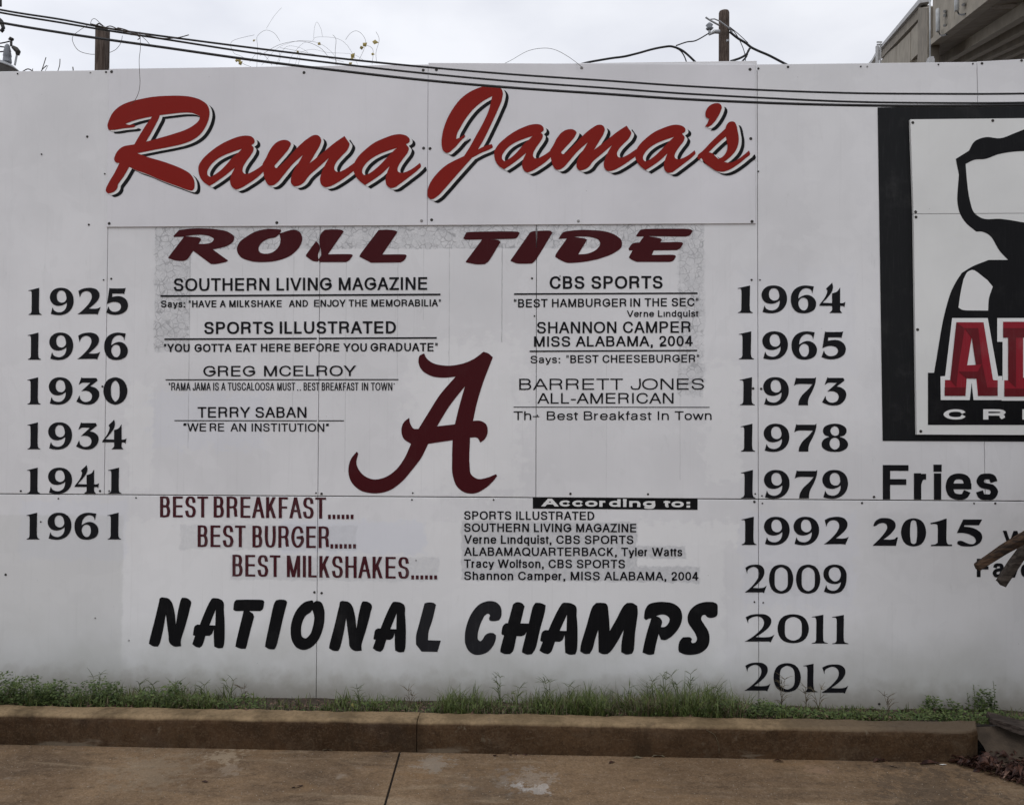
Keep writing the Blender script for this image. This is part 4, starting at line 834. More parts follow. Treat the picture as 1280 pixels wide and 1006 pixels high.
# ------------------------------------------------------------------ posts, pole and its wires behind the wall
def post(name, x0, x1, ytop, Y, label, cat, square, lean=0.0):
    a, b_ = onY(x0, ytop, Y), onY(x1, ytop, Y); w_ = (b_.x - a.x); c = (a.x + b_.x) / 2
    r = empty(name, label, cat, loc=(c, Y, -.15)); m_ = MB(); H = a.z + .15
    if square:
        n = 14; vs = []; fs = []
        for i in range(n + 1):
            z = H * i / n
            for sx, sy in ((-1, -1), (1, -1), (1, 1), (-1, 1)): vs.append((sx * w_ / 2 * .98 + lean * (z - H) + random.uniform(-.001, .001), sy * w_ / 2, z))
        for i in range(n):
            for k in range(4): fs.append((i * 4 + k, i * 4 + (k + 1) % 4, i * 4 + 4 + (k + 1) % 4, i * 4 + 4 + k))
        fs.append([n * 4 + k for k in range(4)]); m_.add(vs, fs)
    else:
        m_.tube([(lean * (z - H), 0, z) for z in [H * i / 10 for i in range(10)] + [H - .03, H]], [w_ / 2 * 1.1 - w_ * .05 * i / 11 for i in range(11)] + [w_ / 2 * .93], 14)
    m_.build('shaft', M_POST, r, not square); return r, c, H
pst, pc, ph = post('wooden_post', 122.3, 134.3, 37, 2.2, 'square weathered wooden post behind the wall left of the red script', 'post', True)
m_ = MB(); m_.tube([(-.03, -.06, ph), (.0, -.06, ph + .02), (.035, -.06, ph)], .006, 5); m_.build('staple', M_SCREW, pst)
PY = 14.0
pol, qc, qh = post('utility_pole', 898.6, 911.5, 15, PY, 'round wooden utility pole with a wire clamp rising behind the wall', 'utility pole', False, .003)
def loc(px, py, dy=0.0): return onY(px, py, PY + dy) - Vector(pol.location)
m_ = MB(); m_.tube([loc(899, 40, -.16), loc(893, 40, -.2), loc(886, 44, -.2)], [.05, .045, .02], 8); m_.tube([loc(887, 42, -.2), loc(886.5, 36, -.2)], .03, 8); m_.build('wire_bracket', M_STEEL, pol)
m_ = MB(); m_.tube([loc(887, 38, -.2), loc(887, 36, -.2), loc(886.8, 34, -.2), loc(886.7, 32, -.2), loc(886.5, 29, -.2)], [.05, .09, .05, .085, .03], 10); m_.build('insulator', M_PORC, pol, True)
m_ = MB(); m_.tube([loc(882, 22, -.2), loc(888, 26, -.2), loc(899, 32, -.18)], .02, 6); m_.tube([loc(888, 24.5, -.2), loc(893, 24, -.2), loc(900, 27, -.2), loc(912, 36, -.2)], .014, 6); m_.build('wire_clamp', M_STEEL, pol)
m_ = MB(); m_.tube([loc(909.5, 50, -.22), loc(909.5, 52.5, -.22)], .03, 8); m_.build('bolt', M_STEEL, pol)
m_ = MB(); m_.tube([loc(911, 36, -.1), loc(915, 38, -.1), loc(914, 42, -.1)], .03, 6); m_.build('hook', M_STEEL, pol)
dw = empty('service_cables', 'sagging black cables spliced to the round utility pole', 'cable')
for px, r in (([(886, 42), (870, 51), (858, 53), (845, 57.5)], .014), ([(700, 88), (732, 79), (750, 75.5), (765, 73), (780, 71), (797, 67), (815, 62), (830, 59), (840, 58.5), (852, 63), (862, 71), (872, 81), (880, 90)], .024),
              ([(700, 90), (733, 79), (760, 73.6), (780, 71.7), (800, 66.6), (817, 61.5), (835, 58.5), (848, 62), (855, 70), (860, 84)], .014),
              ([(912, 40), (922, 48), (932, 54), (939, 59.5), (948, 64), (962, 70), (983, 81), (1000, 90)], .026), ([(939, 59.5), (935, 64), (933, 71), (926, 79)], .022), ([(913, 77), (925, 73), (933, 68), (937, 61)], .026), ([(912, 34), (920, 43), (927, 56), (931, 68), (932, 80)], .009), ([(912, 34), (922, 42), (935, 54)], .008)):
    wire('cable', px, PY - .25, r, parent=dw, n=6)

# vines above the wall
vn = empty('bare_vine', 'tangle of thin bare vine stems with a few yellow leaves above the wall', 'vine')
VP = [[(321, 84), (322, 60), (321, 48), (325, 42), (333, 38), (343, 42), (350, 52)], [(327, 82), (345, 62), (362, 54), (380, 51), (400, 55), (415, 66), (420, 75)], [(345, 82), (352, 66), (360, 58), (375, 60), (385, 66)], [(360, 83), (365, 70), (378, 55), (390, 52), (395, 47), (413, 47), (425, 50), (434, 57), (442, 70), (447, 81)],
      [(403, 46), (401, 36), (396, 28), (393, 36), (392, 48)], [(432, 50), (438, 42), (446, 39), (454, 45), (457, 56), (449, 75)], [(420, 82), (419, 65), (420, 50), (416, 44)], [(340, 82), (331, 70), (322, 66), (312, 78)], [(369, 82), (374, 68), (390, 62), (410, 66), (440, 68), (455, 76)], [(471, 80), (470, 66), (474, 50), (470, 40)],
      [(333, 36), (343, 20), (352, 10)], [(325, 70), (350, 56), (378, 52), (400, 60), (412, 74)], [(350, 60), (372, 64), (400, 70), (430, 78)], [(346, 82), (350, 74), (349, 66)], [(372, 83), (375, 72), (373, 64)], [(422, 82), (419, 72)], [(465, 81), (466, 62), (455, 56)], [(312, 76), (300, 70), (292, 66), (290, 52), (318, 44)], [(314, 84), (304, 80), (296, 74)]]
for px in VP: wire('stem', px, .25 + random.uniform(-.1, .12), random.uniform(.0006, .0012), parent=vn, mat=M_VINE, n=4, k=6)
for x, y, s_ in [(317.5, 51, .016), (296, 76, .020), (300.5, 79, .024), (299, 76, .02), (399, 55, .02), (456, 56, .026), (452, 60, .02), (469, 53, .03), (441, 70, .028), (440, 74, .02), (466, 68, .018), (438, 80, .02), (372, 65, .014)]:
    p = onY(x, y, .2); a = random.uniform(-.9, .9); u = Vector((math.cos(a), random.uniform(-.3, .3), math.sin(a))) * s_; v_ = Vector((-math.sin(a), random.uniform(-.4, .4), math.cos(a))) * s_ * .55
    mesh('leaf', [p - u * .6, p - v_ - u * .1, p + u * .7, p + v_ - u * .1, p + Vector((0, -.004, 0))], [(0, 1, 4), (1, 2, 4), (2, 3, 4), (3, 0, 4)], M_VLEAF, vn)
lw = wire('loose_wire', [(630, 80, .3), (640, 75, .3), (660, 64, .2), (680, 60.5, .1), (695, 63, .1), (710, 71, .06), (723, 80.5, -.03), (728, 86, -.045)], .2, .0013, 'thin loose wire arching above the wall over the second script word', 'wire', mat=M_VINE, n=4)
tw = empty('bare_twigs', 'short bare twigs poking above the left end of the wall', 'twigs')
for px in ([(50, 92), (53, 87), (58.5, 82)], [(51, 92), (55, 80), (57.5, 72)], [(56, 90), (60, 82)], [(72, 90), (74.5, 82), (75, 74)], [(28, 90), (35, 86.5), (42, 90)], [(92, 92), (91, 84)], [(40, 92), (41, 86)]):
    wire('twig', px, .4, random.uniform(.0012, .004), parent=tw, mat=M_VINE, n=4, k=4)

# ------------------------------------------------------------------ transformer at the far left
TY = 9.0
tr = empty('pole_transformer', 'grey transformer lid and bushings behind the left end of the wall', 'transformer', loc=onY(-8, 90, TY))
def tl(x, y, dy=0.0): return onY(x, y, TY + dy) - Vector(tr.location)
m_ = MB(); m_.lathe(tl(-8, 86), [(-.9, .36), (-.02, .36), (-.02, .40), (.0, .40), (.06, .33), (.11, .17), (.13, .02)], 28); m_.build('tank', M_STEEL, tr, True)
m_ = MB(); c = tl(-8, 86)
m_.lathe((tl(9, 77).x, 0, tl(9, 77).z), [(-.02, .07), (.0, .072), (.08, .062), (.09, .07), (.17, .055), (.18, .06), (.25, .04), (.26, .045), (.30, .02)], 12); o = m_.build('bushing', M_PORC, tr, True); o.rotation_euler = (0, .0, 0)
m_ = MB(); m_.tube([tl(14, 58), tl(14, 52)], .02, 6); m_.tube([tl(12.5, 51), tl(13.8, 48.5), tl(15.5, 50)], .035, 6); m_.build('terminal', M_SCREW, tr)
m_ = MB(); m_.tube([tl(16, 59), tl(20, 62), tl(22.5, 65), tl(22, 69)], [.03, .045, .045, .03], 8); m_.build('arrester', M_SCREW, tr)
m_ = MB(); m_.tube([tl(21, 69), tl(18.5, 82)], .016, 6); m_.build('rod', M_STEEL, tr)
for px in ([(-30, 58), (0, 54.5), (12, 52)], [(-30, 66), (0, 65), (9, 64)], [(-30, 55), (0, 58.5), (10, 60)]): wire('lead', [(x, y) for x, y in px], TY, .011, parent=tr).location = -Vector(tr.location)
for o in tr.children:
    pass
lt = empty('insulator_arm', 'dark insulator bracket hanging at the top left edge of the sky', 'insulator')
for px, r in (([(-30, 30), (0, 28), (3, 32), (4, 36), (1, 40)], .05), ([(-8, 20), (0, 26), (2, 30)], .07), ([(-2, -40), (-.3, -5), (0, 8)], .05)): wire('bracket', px, TY, r * .6, parent=lt)

# ------------------------------------------------------------------ stadium behind, upper right
D0 = ray(998, 186).normalized(); P0 = CP + ray(1235, 0) * 32
NP = Vector((D0.y, -D0.x, 0)).normalized()      # horizontal, to the right of the receding direction
stad = empty('stadium', 'tan concrete stadium upper deck seen from below over the right end of the wall', 'stadium', loc=(P0.x, P0.y, -.15))
SL = Vector(stad.location)
def sp(x, y, off=0.0):  # crop pixel -> point on facade plane (off metres to the right of it)
    return onP(1080 + x / 6.4, y / 6.4, P0, NP) + NP * off - SL
def spo(x, y, off): return onP(1080 + x / 6.4, y / 6.4, P0 + NP * off, NP) - SL
def vp(y548, x):        # line through the vanishing point
    return 1190 + (x + 525) * (y548 - 1190) / 1073.0
def spr(name, pts, mat, th=.3, off=0.0):
    m_ = MB(); P = [sp(x, y, off) for x, y in pts]; m_.prism(P, NP * th)
    o = m_.build(name, mat, stad); return o
spr('parapet_panel', [(100, 560), (165, 440), (190, 425), (256, 372), (256, 560)], M_CONC)
spr('parapet_panel', [(259, 371), (370, 257), (370, 560), (259, 560)], M_CONC)
spr('parapet_panel', [(374, 252), (456, 150), (456, 408), (374, 488)], M_CONC)
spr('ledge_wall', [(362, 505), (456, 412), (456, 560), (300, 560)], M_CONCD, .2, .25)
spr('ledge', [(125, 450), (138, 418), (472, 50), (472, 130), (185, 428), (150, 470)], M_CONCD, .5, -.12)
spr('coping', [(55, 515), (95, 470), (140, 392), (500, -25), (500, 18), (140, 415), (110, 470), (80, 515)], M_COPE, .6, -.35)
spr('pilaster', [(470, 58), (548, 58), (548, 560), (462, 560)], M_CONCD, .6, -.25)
for xa, xb in ((550, 726), (729, 905), (908, 1090), (1093, 1290), (1293, 1500)):
    spr('deck_panel', [(xa, vp(-90, xa)), (xb, vp(-90, xb)), (xb, vp(330, xb)), (xa, vp(330, xa))], M_CONC, .35)
spr('edge_beam', [(548, vp(322, 548)), (1600, vp(322, 1600)), (1600, vp(368, 1600)), (548, vp(368, 548))], M_CONC, .55, -.18)
spr('deck_rail', [(548, vp(-20, 548)), (1600, vp(-20, 1600)), (1600, vp(-12, 1600)), (548, vp(-12, 548))], M_STEEL, .06)
def soff(y548, o0, o1, drop, mat, name):
    a, b_ = sp(-200, vp(y548, -200)), sp(1600, vp(y548, 1600)); m_ = MB()
    m_.prism([a + NP * o0, b_ + NP * o0, b_ + NP * o1, a + NP * o1], (0, 0, -drop) if drop > 0 else (0, 0, .3)); return m_.build(name, mat, stad)
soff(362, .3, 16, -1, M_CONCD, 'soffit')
for k in range(9): soff(362, 1.6 + k * 1.35, 2.1 + k * 1.35, .55, M_CONC, 'soffit_rib')
m_ = MB(); a, b_ = sp(200, vp(362, 200), 9), sp(1000, vp(362, 1000), 9)
for t_ in (0, .33, .66, 1.0):
    c = a.lerp(b_, t_) ; m_.box((c.x - .4, c.y - .4, -.2), (c.x + .4, c.y + .4, c.z + .1)); m_.build('column', M_CONC, stad); m_ = MB()
for x, y0, y1 in ((592, 68, 258), (742, -120, 92)):
    m_ = MB(); t0, t1 = spo(x, y1, -.35), spo(x, y0, -.35); L = t1.z - t0.z; m_.tube([t0, t0 + Vector((0, 0, .03)), t0 + Vector((0, 0, L - .03)), t0 + Vector((0, 0, L))], [.07, .1, .1, .07], 12)
    an = m_.build('antenna', M_GREYP, stad, True)
    m_ = MB(); m_.tube([spo(x + 8, y1, -.35), spo(x + 14, y1 + 22, -.3), spo(x + 40, y1 + 30, -.25), spo(x + 70, y1 + 20, -.2)], .035, 5); m_.build('antenna_cable', M_CABLE, an)
    for yy in (y0 + 25, y0 + 58, y1 - 52): 
        m_ = MB(); m_.tube([spo(x + 52, yy, -.14), spo(x + 52, yy, -.02)], .07, 8); m_.build('bolt', M_STEEL, stad)
m_ = MB(); c = spo(1125, 30, .9); m_.box((c.x - .45, c.y - .1, c.z - .1), (c.x + .45, c.y + .25, c.z + .12)); m_.box((c.x - .3, c.y, c.z + .12), (c.x - .25, c.y + .05, c.z + .5)); m_.box((c.x + .25, c.y, c.z + .12), (c.x + .3, c.y + .05, c.z + .5)); m_.build('light_fixture', M_COPE, stad)
lp = empty('steel_mast', 'thin pale steel mast on a block in front of the stadium', 'mast', loc=onY(1161, 90, 22))
def lq(x, y): return onY(x, y, 22) - Vector(lp.location)
m_ = MB(); m_.tube([lq(1162.5, 80), lq(1162.2, -30)], [.028, .028], 8); m_.build('shaft', M_GREYP, lp, True)
m_ = MB(); c = lq(1163, 75); m_.box((c.x - .09, -.1, c.z - 5), (c.x + .09, .1, c.z)); m_.box((c.x - .07, -.09, c.z + .001), (c.x + .07, .09, c.z + .07)); m_.build('base_block', M_COPE, lp)
lg = empty('ladder_gantry', 'small pale gantry with rungs at the low end of the stadium parapet', 'gantry', loc=onY(1099, 85, 40))
def lh(x, y): return onY(x, y, 40) - Vector(lg.location)
m_ = MB(); m_.tube([lh(1100.5, 95), lh(1100.5, 55)], .05, 6); m_.tube([lh(1096.5, 95), lh(1096.5, 58)], .09, 6); m_.build('upright', M_COPE, lg)
m_ = MB()
for y in (53, 56): m_.tube([lh(1096, y), lh(1102.5, y)], .045, 5)
m_.build('rung', M_COPE, lg)

# ------------------------------------------------------------------ leaning timbers, rotten planks, litter at the right
def beam(name, pts, w_, h, mat, label, cat, group=None, jag=.004):
    P = [Vector(p) for p in pts]; n = 12; d = (P[-1] - P[0]).normalized(); u = d.cross(Vector((0, 1, 0))).normalized(); v_ = d.cross(u).normalized()
    vs = []; fs = []; K = 8
    for i in range(n + 1):
        t = i / n; c = P[0].lerp(P[-1], t); tp = .82 if i == 0 else (.95 if i == 1 else 1.0)
        for k in range(K):
            a = 2 * math.pi * (k + .5) / K; sx = max(-1, min(1, math.cos(a) * 1.35)); sy = max(-1, min(1, math.sin(a) * 1.35))
            vs.append(c + u * sx * w_ / 2 * tp + v_ * sy * h / 2 * tp + Vector([random.uniform(-jag, jag) for _ in range(3)]))
    for i in range(n):
        for k in range(K): fs.append((i * K + k, i * K + (k + 1) % K, i * K + K + (k + 1) % K, i * K + K + k))
    fs += [list(range(K))[::-1], [n * K + k for k in range(K)]]
    o = mesh(name, vs, fs, mat); return tag(o, label, cat, group)
def yz(x, y, Y): return onY(x, y, Y)
beam('split_timber', [yz(1221, 709, -.58), yz(1420, 581, -.50)], .044, .038, M_TIMBER, 'brown split timber leaning across the black lettering at the right edge', 'timber')
beam('split_timber', [yz(1251, 729, -.50), yz(1352, 583, -.42)], .050, .044, M_TIMBERG, 'grey weathered timber crossing below the brown one', 'timber')
# unseen prop for the timbers, then a guessed lean-to added to shade the wall
beam('leaning_prop', [Vector((3.05, -.75, -.15)), Vector((3.0, -.40, 1.62))], .09, .09, M_TIMBERG, 'upright prop holding the leaning timbers beyond the right edge', 'timber')
lt_ = empty('shade_lean_to', 'unseen lean-to of grey boards added beyond the right edge to shade the wall', 'shade blocker', loc=(3.1, -.1, -.15))
for j in range(7):
    m_ = MB(); m_.box((0, -.2 - j * .235, 0), (.028, -.425 + .012 - j * .235 + .01, 1.75 + rnd(-.1, .1))); m_.build('board', M_TIMBERG, lt_)
for j in range(6):
    m_ = MB(); m_.box((-.05 + j * .26, -1.95, 1.92 + j * .03), (.20 + j * .26, -.02, 1.95 + j * .03)); m_.build('roof_board', M_TIMBERG, lt_)
for xx in (.05, 1.3):
    for yy in (-.15, -1.8):
        m_ = MB(); m_.box((xx, yy - .09, 0), (xx + .09, yy, 1.915)); m_.build('post', M_POST, lt_)
for i, (a, b_, w_, h, lab) in enumerate([((1236, 893), (1500, 985), .14, .03, 'dark rotten plank lying across the end of the kerb'), ((1262, 902), (1500, 1040), .12, .035, 'dark plank sloping below the rotten one at the kerb end')]):
    pa = onZ(a[0], a[1], .03 - .05 * i); pa.y = max(pa.y, -.50 - .1 * i); pb = pa + Vector((.9, -.45 - .15 * i, -.14))
    P = MB(); n = 10; vs = []; fs = []
    d = (pb - pa).normalized(); sd = Vector((0, 1, .05)).cross(d).normalized(); wd = Vector((.35, 1, 0)).normalized()
    for j in range(n + 1):
        c = pa.lerp(pb, j / n); ww = w_ * (.55 if j == 0 else 1)
        for e1, e2 in ((-1, 0), (1, 0), (1, -1), (-1, -1)): vs.append(c + wd * e1 * ww / 2 + Vector((0, 0, e2 * h)) + Vector([random.uniform(-.005, .005) for _ in range(3)]))
    for j in range(n):
        for k in range(4): fs.append((j * 4 + k, j * 4 + (k + 1) % 4, j * 4 + 4 + (k + 1) % 4, j * 4 + 4 + k))
    fs += [(3, 2, 1, 0), [n * 4 + k for k in range(4)]]
    tag(mesh('rotten_plank', vs, fs, M_PLANK), lab, 'plank')

# ------------------------------------------------------------------ vegetation
BL = MB()
def blade(m_, x, y, z, h, lean, az, w_=.0028, seg=3):
    d = Vector((math.cos(az), math.sin(az), 0)); s_ = Vector((-d.y, d.x, 0))
    k = len(m_.v)
    for i in range(seg):
        t = i / seg; c = Vector((x, y, z)) + d * lean * h * t * t + Vector((0, 0, h * t * (1 - .25 * lean * t)))
        m_.v += [c - s_ * w_ * (1 - t * .7), c + s_ * w_ * (1 - t * .7)]
    m_.v.append(Vector((x, y, z)) + d * lean * h + Vector((0, 0, h * (1 - .25 * lean))))
    for i in range(seg - 1): m_.f.append([k + 2 * i, k + 2 * i + 1, k + 2 * i + 3, k + 2 * i + 2])
    m_.f.append([k + 2 * seg - 2, k + 2 * seg - 1, k + 2 * seg])
YB = KY + KW
def zsoil(y): return -.012 - .09 * (y - YB) / (-YB)
def pX(px): return onY(px, 890, -.25).x
# (px, height m, density)
PROF = [(-400, .09, .8), (0, .085, .8), (60, .07, .7), (120, .075, .8), (200, .055, .65), (260, .06, .7), (330, .04, .42), (400, .04, .36), (480, .05, .5), (540, .035, .3), (560, .085, 1), (640, .08, 1), (700, .085, 1.1), (800, .10, 1.2), (850, .13, 1.4), (920, .10, 1.3), (960, .055, .8), (1000, .04, .7), (1150, .03, .55), (1260, .03, .4), (1700, .05, .4)]
def prof(px):
    for i in range(len(PROF) - 1):
        a, b_ = PROF[i], PROF[i + 1]
        if a[0] <= px <= b_[0]:
            t = (px - a[0]) / (b_[0] - a[0]); return a[1] + (b_[1] - a[1]) * t, a[2] + (b_[2] - a[2]) * t
    return .05, .5
patch = [(rnd(-100, 1300), rnd(8, 40), rnd(.4, 1.5)) for _ in range(60)]
DRY = MB()
from mathutils import noise as mn
for i in range(46000):
    px = rnd(-250, 1500); h, dn = prof(px)
    if (px < 0 or px > 1300) and random.random() < .5: continue
    if px < 110 and random.random() < .72: continue
    loc_ = 1.0
    for c, r, k in patch:
        if abs(px - c) < r: loc_ *= 1 + (k - 1) * (1 - abs(px - c) / r)
    y = YB + rnd(.0, .40) ** 1.0 * (1 if random.random() < .65 else .4); x = pX(px) + rnd(-.02, .02)
    cl = mn.noise(Vector((x * 9, y * 14, 0))) + .6 * mn.noise(Vector((x * 31, y * 30, 3)))
    if rnd(0, 1.5) > dn * min(loc_, 1.4) * (1 + cl * 1.5): continue
    hh = h * 1.08 * min(loc_, 1.6) ** .5 * rnd(.2, 1.1) * max(.45, 1 + cl * .9)
    m_ = DRY if random.random() < (.20 + .30 * (mn.noise(Vector((x * 3, y, 9))) > .12)) else BL
    blade(m_, x, y, zsoil(y), hh * (.8 if m_ is DRY else 1), rnd(.05, 1.3), rnd(0, 6.28), rnd(.0014, .0036))
tag(DRY.build('dry_grass', M_STRAW), 'dry brownish blades mixed through the green grass', 'grass', kind='stuff')
tag(BL.build('grass', M_GRASS), 'short green grass growing between the kerb and the wall', 'grass', kind='stuff')
DB = MB()
for i in range(2600):
    px = rnd(-200, 1400); y = YB + rnd(-.012, .30); x = pX(px); a = rnd(0, 6.28); L = rnd(.01, .04); c = Vector((x, y, zsoil(y) + rnd(.004, .022)))
    if mn.noise(Vector((x * 5, y * 5, 4))) < -.15: continue
    u = Vector((math.cos(a), math.sin(a), rnd(-.3, .5))) * L; v_ = Vector((-math.sin(a), math.cos(a), rnd(-.5, .5))) * L * rnd(.08, .3)
    DB.add([c - u / 2, c - v_ / 2, c + u / 2, c + v_ / 2], [(0, 1, 2, 3)])
tag(DB.build('dead_stems', M_DEAD2), 'dead brown stems and leaf scraps matted at the foot of the grass', 'litter', kind='stuff')
# low broad-leaved ground cover
CL = MB()
def leaf(m_, c, s_, az, tilt):
    u = Vector((math.cos(az) * math.cos(tilt), math.sin(az) * math.cos(tilt), math.sin(tilt))); v_ = Vector((-math.sin(az), math.cos(az), rnd(-.3, .3)))
    k = len(m_.v); m_.v += [c, c + u * s_ * .45 - v_ * s_ * .34, c + u * s_, c + u * s_ * .45 + v_ * s_ * .34, c + u * s_ * .5 + Vector((0, 0, -.1 * s_))]
    m_.f += [[k, k + 1, k + 4], [k + 1, k + 2, k + 4], [k + 2, k + 3, k + 4], [k + 3, k, k + 4]]
def cluster(px, n, wpx, hmax, s0=.011, s1=.024, y0=None):
    n = int(n * 1.9); hmax *= .85
    for _ in range(n):
        q_ = random.gauss(0, .5); x = pX(px + q_ * wpx); y = YB + (rnd(0, .2) if y0 is None else y0 + rnd(-.05, .05)); z = zsoil(y) + rnd(0, 1) ** .8 * hmax * 1.5 * max(.15, 1 - abs(q_) * .8)
        leaf(CL, Vector((x, y, z)), rnd(s0, s1), rnd(0, 6.28), rnd(-.3, .7))
for px, n, w_, h in [(-60, 700, 120, .10), (12, 420, 30, .13), (45, 420, 40, .12), (72, 300, 25, .09), (85, 200, 22, .11), (130, 260, 36, .11), (150, 180, 20, .10), (200, 200, 40, .07), (225, 180, 20, .11), (260, 120, 60, .05), (310, 120, 40, .05), (900, 350, 90, .06), (960, 220, 70, .05), (1010, 150, 80, .035), (1080, 230, 110, .035), (1150, 170, 80, .03), (1190, 150, 60, .035), (1230, 130, 50, .035), (950, 200, 30, .07), (700, 150, 300, .04), (480, 60, 60, .04)]:
    cluster(px, n, w_, h)
cluster(1186, 120, 16, .07, y0=.36); cluster(1212, 60, 8, .05, y0=.36); cluster(1254, 170, 14, .11, y0=.36)
tag(CL.build('ground_cover', M_CLOVER), 'low broad-leaved green weeds creeping along the kerb', 'weeds', kind='stuff')
# standing weeds: each a thing
def finger_grass(px, h, label, y=-.2, n=4, mat=M_GRASS):
    m_ = MB(); root = empty('finger_grass', label, 'weed', 'tall grass stalks along the wall', (pX(px), y, zsoil(y)))
    for k in range(n):
        a = rnd(0, 6.28); ln = rnd(.1, .5); hh = h * rnd(.7, 1.05); tip = Vector((math.cos(a) * ln * hh * .6, math.sin(a) * ln * hh * .25, hh))
        m_.tube([(0, 0, 0), tip * .5 + Vector((0, 0, .01)), tip], [.0016, .0013, .0009], 4, False)
        for j in range(random.randint(3, 5)):
            b_ = rnd(0, 6.28); L = rnd(.03, .055); e = tip + Vector((math.cos(b_) * L, math.sin(b_) * L * .6, rnd(.0, .9) * L)); m_.tube([tip, tip.lerp(e, .6) + Vector((0, 0, .004)), e], [.0013, .0012, .0004], 3, False)
        for j in range(3): 
            b_ = rnd(0, 6.28); q0 = tip * rnd(.2, .7); e = q0 + Vector((math.cos(b_) * .05, math.sin(b_) * .03, .03)); m_.tube([q0, q0.lerp(e, .5) + Vector((0, 0, .01)), e], [.0018, .0016, .0004], 3, False)
    m_.build('stalk', mat, root)
for px, h, lab in [(119, .155, 'spiky grass stalk rising before the darker left wall part'), (172, .11, 'thin dark seed stalk left of the first brush letter'), (187, .10, 'short forked stalk below the left years'), (223, .12, 'dark leafy stalk under the first brush letter'), (248, .10, 'small forked stalk under the first black brush word'), (278, .13, 'spiky stalk under the third letter of the brush word'), (301, .11, 'pale leaning stalk under the slanted brush I'),
                   (447, .09, 'short dark stalk right of the lower wall seam'), (514, .09, 'leaning brown stalk under the faded letter'), (624, .16, 'tall forked stalk under the second brush word start'), (643, .12, 'forked stalk beside the tallest one under the brush word'), (686, .14, 'spiky stalk under the brush letter A'), (712, .13, 'second spiky stalk under the brush letter A'), (787, .12, 'single upright stalk under the brush letter P'),
                   (818, .15, 'stalk at the left of the tallest grass clump'), (836, .19, 'tallest grass stalk, under the last brush letters'), (850, .19, 'tall forked stalk right of the tallest one'), (866, .18, 'bending stalk on the right of the tallest clump'), (885, .15, 'outer right stalk of the tallest clump'), (905, .11, 'short stalk beside the tallest clump'), (985, .17, 'thin stalk with side spikes in front of the last year'), (1016, .13, 'pale stalk tuft under the last year'), (1030, .12, 'second pale tuft under the last year'), (1120, .10, 'faint thin stalk on the bare right wall part')]:
    finger_grass(px, h, lab, rnd(-.3, -.12), 3 if h > .13 else 2, M_STRAW if 'pale' in lab or 'brown' in lab or 'thin stalk' in lab else M_GRASS)
def leafy(px, h, label, y=-.08):
    root = empty('leafy_weed', label, 'weed', loc=(pX(px) + .02, y, zsoil(y))); m_ = MB(); m_.tube([(0, 0, 0), (.006, 0, h * .5), (-.004, 0, h)], [.002, .0016, .001], 4); m_.build('stem', M_GRASS, root)
    m_ = MB()
    for k in range(22): z = h * (k + 2) / 24; leaf(m_, Vector((.003, 0, z)), rnd(.008, .022) * (1.2 - z / h * .6), rnd(0, 6.28), rnd(-.2, .5))
    m_.build('leaves', M_CLOVER, root)
leafy(1235, .15, 'slender leafy weed stem left of the bushy one by the right wall end')
leafy(1227, .10, 'shorter slender weed beside the slender leafy stem')
leafy(1261, .17, 'leafy stalk rising from the bushy weed by the rotten plank')
# yellow leaf bits
for px, py, lab in [(442, 883, 'small yellow leaf in the grass under the seam'), (447, 885, 'yellow leaf lying right beside another in the grass')]:
    c = onZ(px, py, -.02); m_ = MB(); leaf(m_, c, .03, rnd(0, 6), .4); leaf(m_, c, .025, rnd(0, 6), .6); tag(m_.build('yellow_leaf', M_VLEAF), lab, 'leaf')
# dead leaves: heap at the right, singles along the kerb foot
LP = MB()
def curl(m_, c, L, az, w_=None, up=0.3):
    w_ = w_ or L * rnd(.2, .5); u = Vector((math.cos(az), math.sin(az), rnd(-.3, .3) if up > .5 else 0)); v_ = Vector((-u.y, u.x, rnd(-.9, .9) if up > .5 else rnd(-.3, .3))); k = len(m_.v); n = 5; b_ = rnd(-.3, up)
    for i in range(n + 1):
        t = i / n; ww = w_ * math.sin(math.pi * min(max(t, .06), .94)); cc = c + u * L * (t - .5) + v_ * math.sin(t * 3) * L * .12 + Vector((0, 0, b_ * L * math.sin(math.pi * t) * .6 + rnd(0, .003)))
        m_.v += [cc - v_ * ww / 2 + Vector((0, 0, ww * .25)), cc, cc + v_ * ww / 2 + Vector((0, 0, ww * .25))]
    for i in range(n): m_.f += [[k + 3 * i, k + 3 * i + 1, k + 3 * i + 4, k + 3 * i + 3], [k + 3 * i + 1, k + 3 * i + 2, k + 3 * i + 5, k + 3 * i + 4]]
LP2 = MB()
for _ in range(1150):
    t = rnd(0, 1) ** .7; px = 1190 + 200 * t + rnd(-8, 8); base = 951 + (px - 1175) * .02; dep = max(0, px - 1180) * .30 * rnd(0, 1) ** 1.3
    c = onZ(px, base + max(0, dep), -.15); c.z = -.148 + rnd(0, .05) * min(1, (px - 1160) / 80) * rnd(0, 1)
    curl(LP2 if random.random() < .13 else LP, c, rnd(.015, .062), random.gauss(0, .9) + (math.pi if random.random() < .5 else 0), up=.7)
tag(LP2.build('pale_leaf_litter', M_DEAD2), 'paler curled leaves mixed into the dark leaf heap', 'leaves', kind='stuff')
for _ in range(60):
    c = onZ(rnd(1090, 1190), rnd(948, 952), -.15); c.z = -.147; curl(LP, c, rnd(.02, .05), rnd(-.3, .3))
tag(LP.build('leaf_litter', M_DEAD), 'heap of curled dark red dead leaves at the foot of the kerb', 'leaves', kind='stuff')
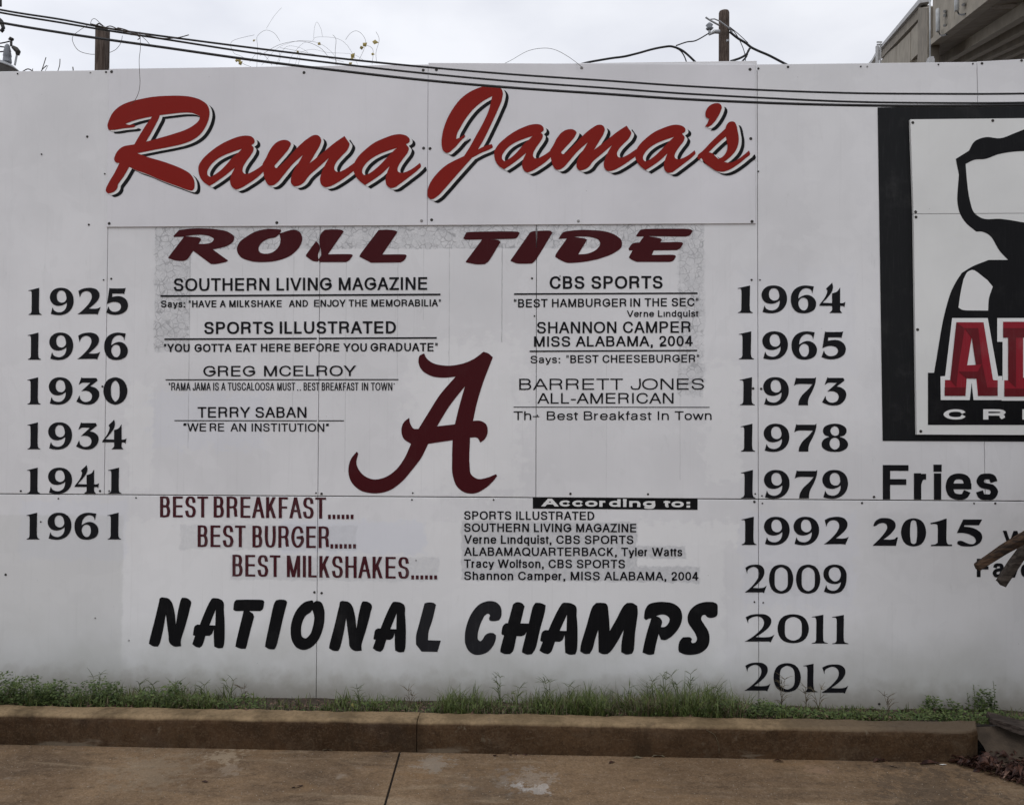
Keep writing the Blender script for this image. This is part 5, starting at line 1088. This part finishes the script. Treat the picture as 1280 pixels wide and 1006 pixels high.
for px, py, L, az, lab in [(1163, 955, .10, .1, 'pinkish brown dead leaf lying alone left of the leaf heap'), (1099, 952, .06, .2, 'dark red crumpled leaf against the kerb foot below the last year'), (765, 953, .035, .6, 'small olive leaf on the driveway below the brush letter M'), (409, 938, .05, 0, 'pale dry leaf at the kerb foot left of the driveway joint'), (482, 940, .04, .1, 'dark leaf fragment at the kerb foot just left of the joint'), (372, 983, .05, .5, 'thin dark leaf on the left driveway slab'), (628, 944, .09, .15, 'long dark twig-like leaf at the kerb foot right of the joint'), (651, 943, .06, -.1, 'second dark leaf further right along the kerb foot'), (797, 947, .045, 0, 'dry leaf at the kerb foot under the brush letter P'), (823, 946, .06, 0, 'dark leaf right of the dry leaf at the kerb foot'), (973, 952, .05, -.1, 'dark curled leaf at the kerb foot under the last year'), (1117, 958, .035, -.4, 'small dark leaf in front of the red crumpled one'), (256, 977, .03, 0, 'tiny dark leaf on the left driveway slab'), (223, 931, .035, 0, 'pale fragment at the kerb foot under the brush letter N')]:
    m_ = MB(); c = onZ(px, py, -.148); curl(m_, c, L, az, up=.25); tag(m_.build('dead_leaf', M_DEAD if 'pale' not in lab and 'dry' not in lab else M_STRAW, None), lab, 'leaf')
m_ = MB(); curl(m_, onZ(1179, 955.5, -.146), .036, 0, .010); tag(m_.build('paper_scrap', M_WHITE), 'white scrap of paper beside the leaf heap', 'litter')
tag(wire('root_strand', [(883, 912), (893, 918), (898, 930), (899, 941)], KY - .004, .0014, mat=M_STRAW, n=4), 'thin pale root strand hanging down the kerb face', 'root')
# grit
for _ in range(1): pass
GR = MB()
for i in range(1400):
    c = onZ(rnd(-60, 1340), rnd(928, 1010) if random.random() < .8 else rnd(926, 955), -.15)
    if c.y > KY - .004: continue
    r = rnd(.0008, .0028); GR.add([c + Vector((-r, 0, 0)), c + Vector((r * .5, -r, 0)), c + Vector((r, r * .8, 0)), c + Vector((0, 0, r))], [(0, 1, 3), (1, 2, 3), (2, 0, 3)])
tag(GR.build('grit', simple('pale_grit', (.38, .32, .25), .8, .5, 60)), 'pale grit scattered on the driveway', 'grit', kind='stuff')
